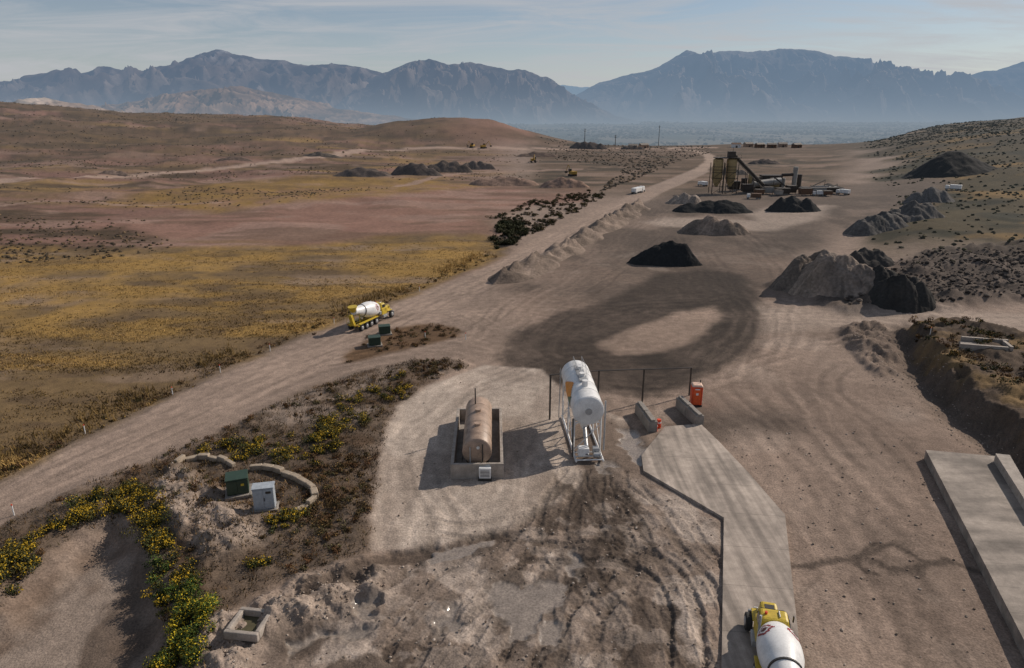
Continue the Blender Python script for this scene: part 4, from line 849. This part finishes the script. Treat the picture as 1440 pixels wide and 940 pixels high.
# ------------------------------------------------------------ rocks & clods
q=np.concatenate([inpoly(MUDP,1500),inpoly(MOUND1,800),inpoly(MOUND2,600),inpoly(MOUND3,500),inpoly([(900,600),(1300,600),(1440,800),(1440,940),(1120,940),(1100,720)],600),inpoly(PAD,80),inpoly([(1180,455),(1260,470),(1310,560),(1270,600),(1215,520)],500),inpoly([(1262,470),(1300,500),(1380,590),(1440,640),(1440,680),(1330,610),(1275,540)],900)])
q=q[sdf(W(SLAB),q[:,0],q[:,1],2)>.3]; q=q[np.all([sdf(W(p_),q[:,0],q[:,1],2)>.2 for p_ in PUD],axis=0)]
scm2=mat_vcol('rock_clods',rough=.95,scales=((4.,.75,1.25),),bump=0,haze=False); _s=scm; scm=scm2
scrub('loose_rocks',q,.02+.10*RNG.rand(len(q))**3,np.array([[.25,.2,.16],[.185,.142,.113],[.34,.285,.24]]))
q=inpoly([(1165,395),(1300,365),(1440,360),(1440,425),(1300,436),(1190,436)],1600); scrub('rubble',q,.12+.45*RNG.rand(len(q))**3,np.array([[.045,.037,.032],[.07,.058,.05],[.10,.083,.072]])); scm=_s
# ------------------------------------------------------------ valley town and trees
def town():
    n=5200; Yt=np.exp(RNG.uniform(np.log(2300),np.log(12000),n)); Xt=RNG.uniform(-.45,1.1,n)*Yt*.95
    dn=fbm(Xt/600,Yt/1100,4,400); k=dn+RNG.normal(0,.08,n)>.02; Xt=Xt[k];Yt=Yt[k];n=len(Xt)
    w=RNG.uniform(8,15,n)*(1+Yt/9000); d=RNG.uniform(8,14,n)*(1+Yt/9000); h=RNG.uniform(3,6,n); z=terrain(Xt,Yt,False)
    big=RNG.rand(n)<.04; w[big]*=2.6; d[big]*=1.6; h[big]*=1.5
    sg=np.array([(-1,-1),(1,-1),(1,1),(-1,1)])
    lo=np.stack([Xt[:,None]+sg[:,0]*w[:,None]/2,Yt[:,None]+sg[:,1]*d[:,None]/2,np.repeat(z[:,None]-1,4,1)],-1)
    hi=lo.copy(); hi[...,2]+=h[:,None]+1
    rg=np.stack([np.stack([Xt-w/2,Yt,z+h+2.5],1),np.stack([Xt+w/2,Yt,z+h+2.5],1)],1)
    V=np.concatenate([lo,hi,rg],1); fq=np.array([(0,1,5,4),(1,2,6,5),(2,3,7,6),(3,0,4,7),(4,5,9,8),(6,7,8,9)])
    Fc=(np.arange(n)[:,None,None]*10+fq[None]).reshape(-1,4)
    cs=np.array([[.5,.46,.42],[.32,.27,.22],[.22,.18,.15],[.42,.4,.38],[.22,.2,.19],[.28,.24,.2]]); c=np.repeat(cs[RNG.randint(6,size=n)],10,0).reshape(n,10,3); c[:,8:]*=.5; c[:,4:8]*=.7
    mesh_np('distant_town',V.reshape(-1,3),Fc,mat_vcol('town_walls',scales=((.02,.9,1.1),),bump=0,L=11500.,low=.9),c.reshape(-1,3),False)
    n=26000; Yt=np.exp(RNG.uniform(np.log(2000),np.log(12000),n)); Xt=RNG.uniform(-.45,1.1,n)*Yt*.95; q=np.stack([Xt,Yt],1)
    q=q[fbm(Xt/400,Yt/700,4,401)+RNG.normal(0,.15,n)>-.05]
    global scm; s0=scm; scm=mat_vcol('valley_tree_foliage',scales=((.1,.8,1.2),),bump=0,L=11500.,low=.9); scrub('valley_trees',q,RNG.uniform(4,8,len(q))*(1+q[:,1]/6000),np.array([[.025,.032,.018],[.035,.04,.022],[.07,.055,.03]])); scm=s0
town()
for u,v,c_ in ((1052,207,tan),(1068,208,rust),(1085,208,rust),(1100,207,tan),(1035,208,white),(1120,208,rust),(905,209,tan),(890,210,tan)):
    x,y=P(u,v); e=empty('farm_building',x,y,tz(x,y),random.uniform(-.4,.4)); e.scale=(.5,.5,.5); box('walls',e,(0,0,2.5),(14,9,6),c_,bev=0); 
    addmesh('roof',[(-7.5,-5,5.5),(7.5,-5,5.5),(7.5,5,5.5),(-7.5,5,5.5),(-7.5,0,8),(7.5,0,8)],[(0,1,5,4),(2,3,4,5),(0,4,3),(1,2,5)],rust if c_ is white else conc,e); box('door',e,(0,-4.52,1.6),(3,.06,3.4),steel,bev=0); box('window',e,(4,-4.52,3),(1.6,.06,1.2),glass,bev=0)
# ------------------------------------------------------------ light, sky, camera
el=math.radians(34); az=math.radians(59)
sd=Vector((math.sin(az)*math.cos(el),math.cos(az)*math.cos(el),math.sin(el)))
l=bpy.data.lights.new('sun','SUN'); l.energy=4.2; l.angle=math.radians(.5); l.color=(1.,.89,.77); lo=bpy.data.objects.new('sun',l); S.collection.objects.link(lo); lo.rotation_euler=sd.to_track_quat('Z','Y').to_euler()
w=bpy.data.worlds.new('World'); S.world=w; w.use_nodes=True; n=w.node_tree; n.nodes.clear()
sky=N(n,'ShaderNodeTexSky'); sky.sky_type='NISHITA'; sky.sun_disc=False; sky.sun_elevation=el; sky.sun_rotation=az; sky.altitude=1500; sky.air_density=1.; sky.dust_density=1.2; sky.ozone_density=1.5
tc=N(n,'ShaderNodeTexCoord'); sp=N(n,'ShaderNodeSeparateXYZ'); n.links.new(tc.outputs['Generated'],sp.inputs[0])
zz=math_(n,'ADD',math_(n,'MAXIMUM',sp.outputs[2],0.),.10)
cx_=math_(n,'DIVIDE',sp.outputs[0],zz); cy_=math_(n,'DIVIDE',sp.outputs[1],zz)
cb=N(n,'ShaderNodeCombineXYZ'); n.links.new(cx_,cb.inputs[0]); n.links.new(cy_,cb.inputs[1])
mp=N(n,'ShaderNodeMapping'); mp.inputs['Scale'].default_value=(.5,1.1,1); mp.inputs['Rotation'].default_value=(0,0,.35); n.links.new(cb.outputs[0],mp.inputs[0])
cn=N(n,'ShaderNodeTexNoise',Scale=1.5,Detail=10.,Roughness=.66,Distortion=.9); n.links.new(mp.outputs[0],cn.inputs['Vector'])
mr=N(n,'ShaderNodeMapRange'); mr.inputs[1].default_value=.40; mr.inputs[2].default_value=.66; mr.inputs[3].default_value=0.; mr.inputs[4].default_value=.85; n.links.new(cn.outputs[0],mr.inputs[0])
mx=N(n,'ShaderNodeMix',data_type='RGBA'); n.links.new(mr.outputs[0],mx.inputs[0]); n.links.new(sky.outputs[0],mx.inputs[6]); mx.inputs[7].default_value=(6.6,6.8,7.2,1)
hz=math_(n,'MULTIPLY',math_(n,'EXPONENT',math_(n,'MULTIPLY',math_(n,'MAXIMUM',sp.outputs[2],0.),-11.)),.85)
m2=N(n,'ShaderNodeMix',data_type='RGBA'); n.links.new(hz,m2.inputs[0]); n.links.new(mx.outputs[2],m2.inputs[6]); m2.inputs[7].default_value=(7.0,7.1,7.4,1)
bg=N(n,'ShaderNodeBackground',Strength=.07); n.links.new(m2.outputs[2],bg.inputs[0]); ow=N(n,'ShaderNodeOutputWorld'); n.links.new(bg.outputs[0],ow.inputs[0])
cam=bpy.data.cameras.new('camera'); cam.lens=24; cam.sensor_width=36; cam.clip_end=80000; cam.clip_start=.5
co=bpy.data.objects.new('camera',cam); S.collection.objects.link(co); co.location=(0,0,CH); co.rotation_euler=(math.pi/2-TH,0,0); S.camera=co
print('verts',len(X),NV)
